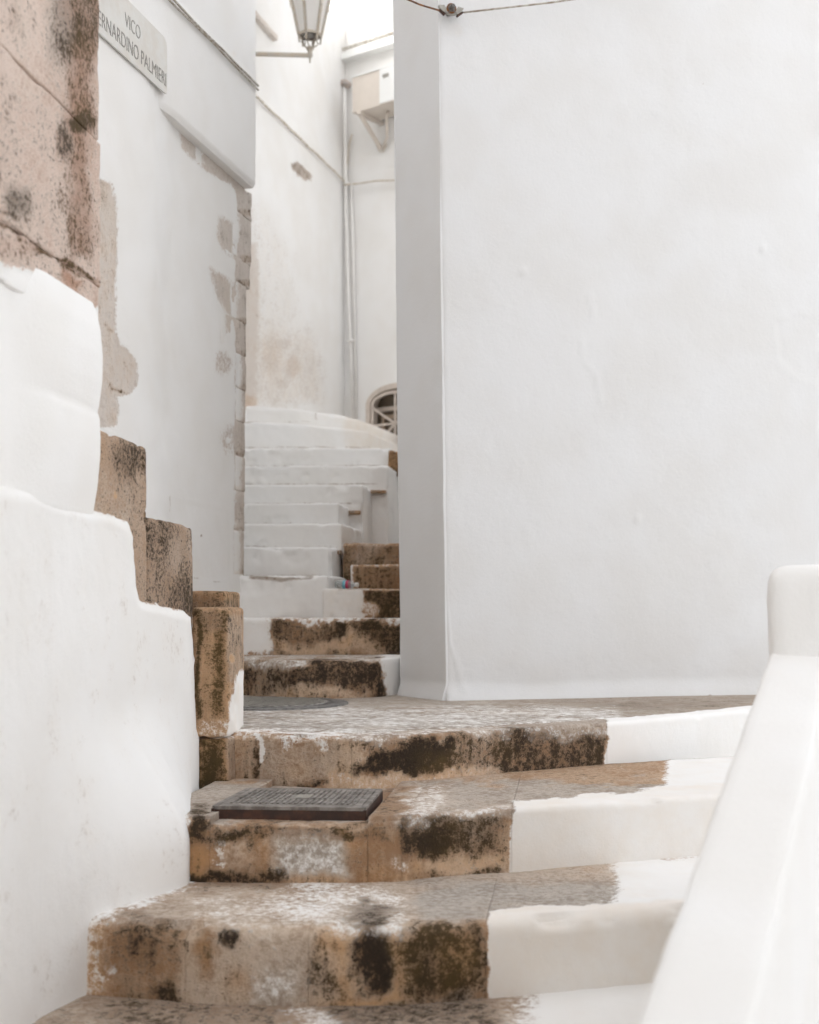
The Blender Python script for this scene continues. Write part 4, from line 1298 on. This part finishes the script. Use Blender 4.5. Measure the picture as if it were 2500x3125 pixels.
for name, (u1, z1_) in (('grille_bar', (uc - HW + .04, ZS - .02)), ('grille_bar', (uc - HW + .03, zc_)), ('grille_bar', (uc - HW + .06, zc_ - .22)),
                        ('grille_bar', (uc, ZA - .04)), ('grille_bar', (uc + HW - .04, ZS - .02)), ('grille_bar', (uc, 2.97)), ('grille_bar', (uc + HW - .03, zc_))):
    bar(name, xw(uc, zc_, .014), xw(u1, z1_, .014), .020, .012, M_FRAME, win, up=(nX[0], nX[1], 0))
hexa('pane', [xw(uc - HW, z, o) for z in (2.9,) for o in (-.118,)] + [xw(uc + HW, 2.9, -.118), xw(uc + HW, 2.9, -.124), xw(uc - HW, 2.9, -.124)] +
     [xw(uc - HW, 3.72, -.118), xw(uc + HW, 3.72, -.118), xw(uc + HW, 3.72, -.124), xw(uc - HW, 3.72, -.124)], M_PANE, win)
for (u0, u1, z0, z1_, mm) in ((uc - HW + .075, uc - HW + .11, 2.95, ZS - .10, M_DARKF), (uc - HW + .11, uc + HW, ZS - .125, ZS - .085, M_DARKF), (uc - HW, uc + HW, ZS - .045, ZS - .005, M_FRAME)):
    hexa('sash', [xw(u0, z0, -.085), xw(u1, z0, -.085), xw(u1, z0, -.112), xw(u0, z0, -.112), xw(u0, z1_, -.085), xw(u1, z1_, -.085), xw(u1, z1_, -.112), xw(u0, z1_, -.112)], mm, win)
# balcony slab, cornice and railing
def slab(name, pxl, pxr, pyl, pyr, th, off, mat, parent):
    a, b_ = onX(pxl, pyl, off), onX(pxr, pyr, off)
    z = (a[2] + b_[2]) / 2
    a0, b0 = a[:2] - nX * (off + .05), b_[:2] - nX * (off + .05)
    return hexa(name, [(a[0], a[1], z - th), (b_[0], b_[1], z - th), (b0[0], b0[1], z - th), (a0[0], a0[1], z - th), (a[0], a[1], z), (b_[0], b_[1], z), (b0[0], b0[1], z), (a0[0], a0[1], z)], mat, parent), z
bal = bpy.data.objects.new('balcony', None)
COL.objects.link(bal)
bal.parent = fr_
bal.empty_display_size = .1
ORG[bal.name] = ORG[fr_.name]
_, zbal = slab('balcony_slab', 1018, 1300, 168, 82, .06, .11, M_ACW, bal)
slab('cornice', 985, 1300, 192, 96, .05, .05, M_ACW, bal)
a, b_ = onX(1030, 160, .08), onX(1300, 80, .08)
bar('bottom_rail', (a[0], a[1], zbal + .05), (b_[0], b_[1], zbal + .05), .02, .02, M_CABLE, bal)
for k in range(9):
    p = a * (1 - (k + .3) / 9) + b_ * (k + .3) / 9
    bar('baluster', (p[0], p[1], zbal + .04), (p[0], p[1], zbal + .95), .018, .018, M_ACW, bal)
bar('hand_rail', (a[0], a[1], zbal + .96), (b_[0], b_[1], zbal + .96), .035, .03, M_ACW, bal)

# drainpipe in the corner with an elbow, and a thin pipe beside it
pt = [onX(1052, 262, .08), onX(1056, 640, .07), onX(1066, 960, .06), onX(1078, 1285, .06)]
e0 = pt[0]
elbow = [e0 + np.array((-.075, .03, .035)), e0 + np.array((-.06, .02, .055)), e0 + np.array((-.03, .01, .06)), e0 + np.array((-.005, 0, .045)), e0]
dp = thing('drainpipe', 'white drainpipe with grey tile mouth in the corner above the stairs', 'drainpipe', tuple(pt[-1]))
tube('pipe', pt, .016, M_PIPE, dp, 14)
tube('mouth', [e0 + np.array((-.10, .04, -.04)), e0 + np.array((-.085, .03, .0)), e0 + np.array((-.05, .02, .03)), e0 + np.array((-.0, .0, .03)), e0 + np.array((.045, -.02, -.005))], .035, M_DUCT, dp, 14)
for y in (560, 1040):
    c_ = onX(1057 if y < 900 else 1070, y, .065)
    lathe('pipe_clip', [(.025, -.012), (.031, -.012), (.031, .012), (.025, .012)], c_, M_PIPE, dp, 14)
pq = [onX(1072, 560, .03), onX(1078, 760, .03), onX(1088, 1290, .03)]
tag(tube('conduit', pq, .013, M_PIPE, origin=tuple(pq[-1])), 'thin white conduit running just right of the drainpipe', 'conduit')

# cables
ca, cb = onW(740, 262, .02), onW(1052, 562, .03)
tag(tube('wall_cable', [ca, ca * .5 + cb * .5, cb], .010, M_CABLEW, origin=tuple(cb), wobble=.012, seed=61), 'cream cable slanting across the far wall to the drainpipe', 'cable')
c1, c2 = onX(1050, 565, .12), onX(1290, 548, .05)
tag(tube('wall_cable', [c1, onX(1100, 560, .05), onX(1150, 553, .05), c2], .009, M_CABLEW, origin=tuple(c1), wobble=.008, seed=63), 'cream cable running right from the drainpipe on the far house', 'cable')
c1 = [onX(1075, 410, .03), onX(1066, 440, .04), onX(1060, 500, .05), onX(1053, 560, .06)]
tag(tube('wall_cable', c1, .008, M_CABLEW, origin=tuple(c1[0])), 'short white cable dropping from the air conditioner to the drainpipe', 'cable')
c1 = [onX(1150, 445, .02), onX(1158, 462, .02), onX(1170, 462, .02), onX(1180, 440, .02)]
tag(tube('wall_cable', c1, .006, M_CABLEW, origin=tuple(c1[0])), 'small loop of cable hanging below the air conditioner', 'cable')

# air conditioner on brackets
ac = thing('air_conditioner', 'cream outdoor air conditioner on wall brackets under the balcony', 'air conditioner', tuple(onX(1150, 360, .05)))
al, ar = onX(1076, 343, .36), onX(1300, 287, .36)
zb_, zt_ = al[2] - .0, E + (HY - 238) / F * al[1]
zb_ = (E + (HY - 345) / F * al[1])
def acq(u0, u1, o0, o1, z0, z1_):
    p = lambda u, o: al[:2] + dX * u + nX * (o - .36)
    q = [p(u0, o1), p(u1, o1), p(u1, o0), p(u0, o0)]
    return [(x, y, z) for z in (z0, z1_) for x, y in q]
hexa('casing', acq(0, .82, .06, .36, zb_, zt_), M_AC, ac)
hexa('lid', acq(-.008, .83, .055, .368, zt_ + .0005, zt_ + .018), M_ACW, ac)
hexa('painted_sunlit_part', acq(.33, .815, .361, .368, zb_ + .012, zt_ - .002), M_ACW, ac)  # white sheet paints the sunlit part of the casing front
hexa('handle', acq(.37, .44, .3685, .374, zt_ - .09, zt_ - .06), M_ZINC, ac)
for u in (.06, .56):
    hexa('bracket_arm', acq(u, u + .045, .0, .37, zb_ - .03, zb_ - .0005), M_AC, ac)
    a = acq(u, u + .04, .02, .34, zb_ - .03, zb_)
    p = lambda uu, o, z: np.append(al[:2] + dX * uu + nX * (o - .36), z)
    bar('bracket_strut', p(u + .02, .335, zb_ - .03), p(u + .02, .02, zb_ - .26), .035, .025, M_AC, ac)
tube('drain_hose', [p(.30, .20, zb_ + .005), p(.29, .20, zb_ - .05), p(.2, .08, zb_ - .2), p(.1, .03, zb_ - .27)], .014, M_AC, ac)

# ------------------------------------------------------------------ street lantern
YL = 10.5
LS = YL / F
lc = np.array((fx(946, YL), YL, 0.0))
zof = lambda py: E + (HY - py) * LS
lan = thing('street_lantern', 'six-sided grey metal street lantern on a horizontal wall arm at the top', 'lantern', tuple((lc[0], lc[1], zof(185))))
wl = onW(700, 160)
axx = W0 + dW * ((YL - W0[1]) / dW[1])
bar('arm', (axx[0] - .02, YL, zof(164)), (lc[0], YL, zof(169)), .028, .026, M_LAMP, lan)
lathe('finial', [(.0, zof(192)), (.005, zof(192)), (.008, zof(178)), (.018, zof(174)), (.024, zof(168)), (.018, zof(160)), (.024, zof(152)), (.032, zof(148)), (.012, zof(140)), (.0, zof(140))], lc, M_LAMP, lan, 14)
def hexp(r, py, k, rot=.26):
    a = math.pi / 3 * k + rot
    return np.array((lc[0] + r * math.cos(a), lc[1] + r * math.sin(a), zof(py)))
r_top, r_bot, y_top, y_bot = .215, .092, -110, 108
for k in range(6):
    bar('frame_bar', hexp(r_bot, y_bot, k), hexp(r_top, y_top, k), .019, .019, M_LAMP, lan)
    bar('frame_bar', hexp(r_bot, y_bot, k), hexp(r_bot, y_bot, k + 1), .016, .018, M_LAMP, lan)
    q = [hexp(r_bot - .006, y_bot, k), hexp(r_bot - .006, y_bot, k + 1), hexp(r_top - .006, y_top, k + 1), hexp(r_top - .006, y_top, k)]
    c_ = np.array((lc[0], lc[1], 0))
    inn = [p + (np.array((lc[0], lc[1], p[2])) - p) * .03 for p in q]
    hexa('glass_pane', [q[0], q[1], inn[1], inn[0], q[3], q[2], inn[2], inn[3]], M_GLASS, lan)
    # lower tracery: a bar down and an S scroll
    bar('frame_bar', hexp(r_bot, y_bot, k), hexp(r_bot - .008, 132, k), .013, .013, M_LAMP, lan)
    sc = [hexp(.085, 112, k), hexp(.062, 114, k), hexp(.055, 124, k), hexp(.07, 132, k), hexp(.058, 136, k), hexp(.034, 142, k), hexp(.022, 152, k)]
    tube('scroll', sc, .0055, M_LAMP, lan, 6)
    bar('top_rim', hexp(r_top + .012, y_top, k), hexp(r_top + .012, y_top, k + 1), .03, .03, M_LAMP, lan)
    b0, b1 = hexp(r_top - .062, 25, k), hexp(r_top - .04, -15, k)
    bar('corner_tab', hexp(.150, 28, k), hexp(.172, -14, k), .022, .012, M_CABLEW, lan)
lathe('roof', [(.235, zof(y_top)), (.23, zof(y_top - 6)), (.10, zof(y_top - 55)), (.06, zof(y_top - 70)), (.0, zof(y_top - 75))], lc, M_LAMP, lan, 6)
lathe('lamp_bulb', [(.0, zof(60)), (.03, zof(52)), (.04, zof(20)), (.03, zof(-10)), (.0, zof(-14))], lc, M_PIPE, lan, 12)

for o in list(COL.objects):
    base = o.name.split('.')[0]
    if o.parent is None and base in ('whitewashed_house', 'wall_cable', 'wire'):
        o['group'] = {'whitewashed_house': 'whitewashed houses along the alley', 'wall_cable': 'cables fixed to the walls', 'wire': 'wires tied to the clamp'}[base]
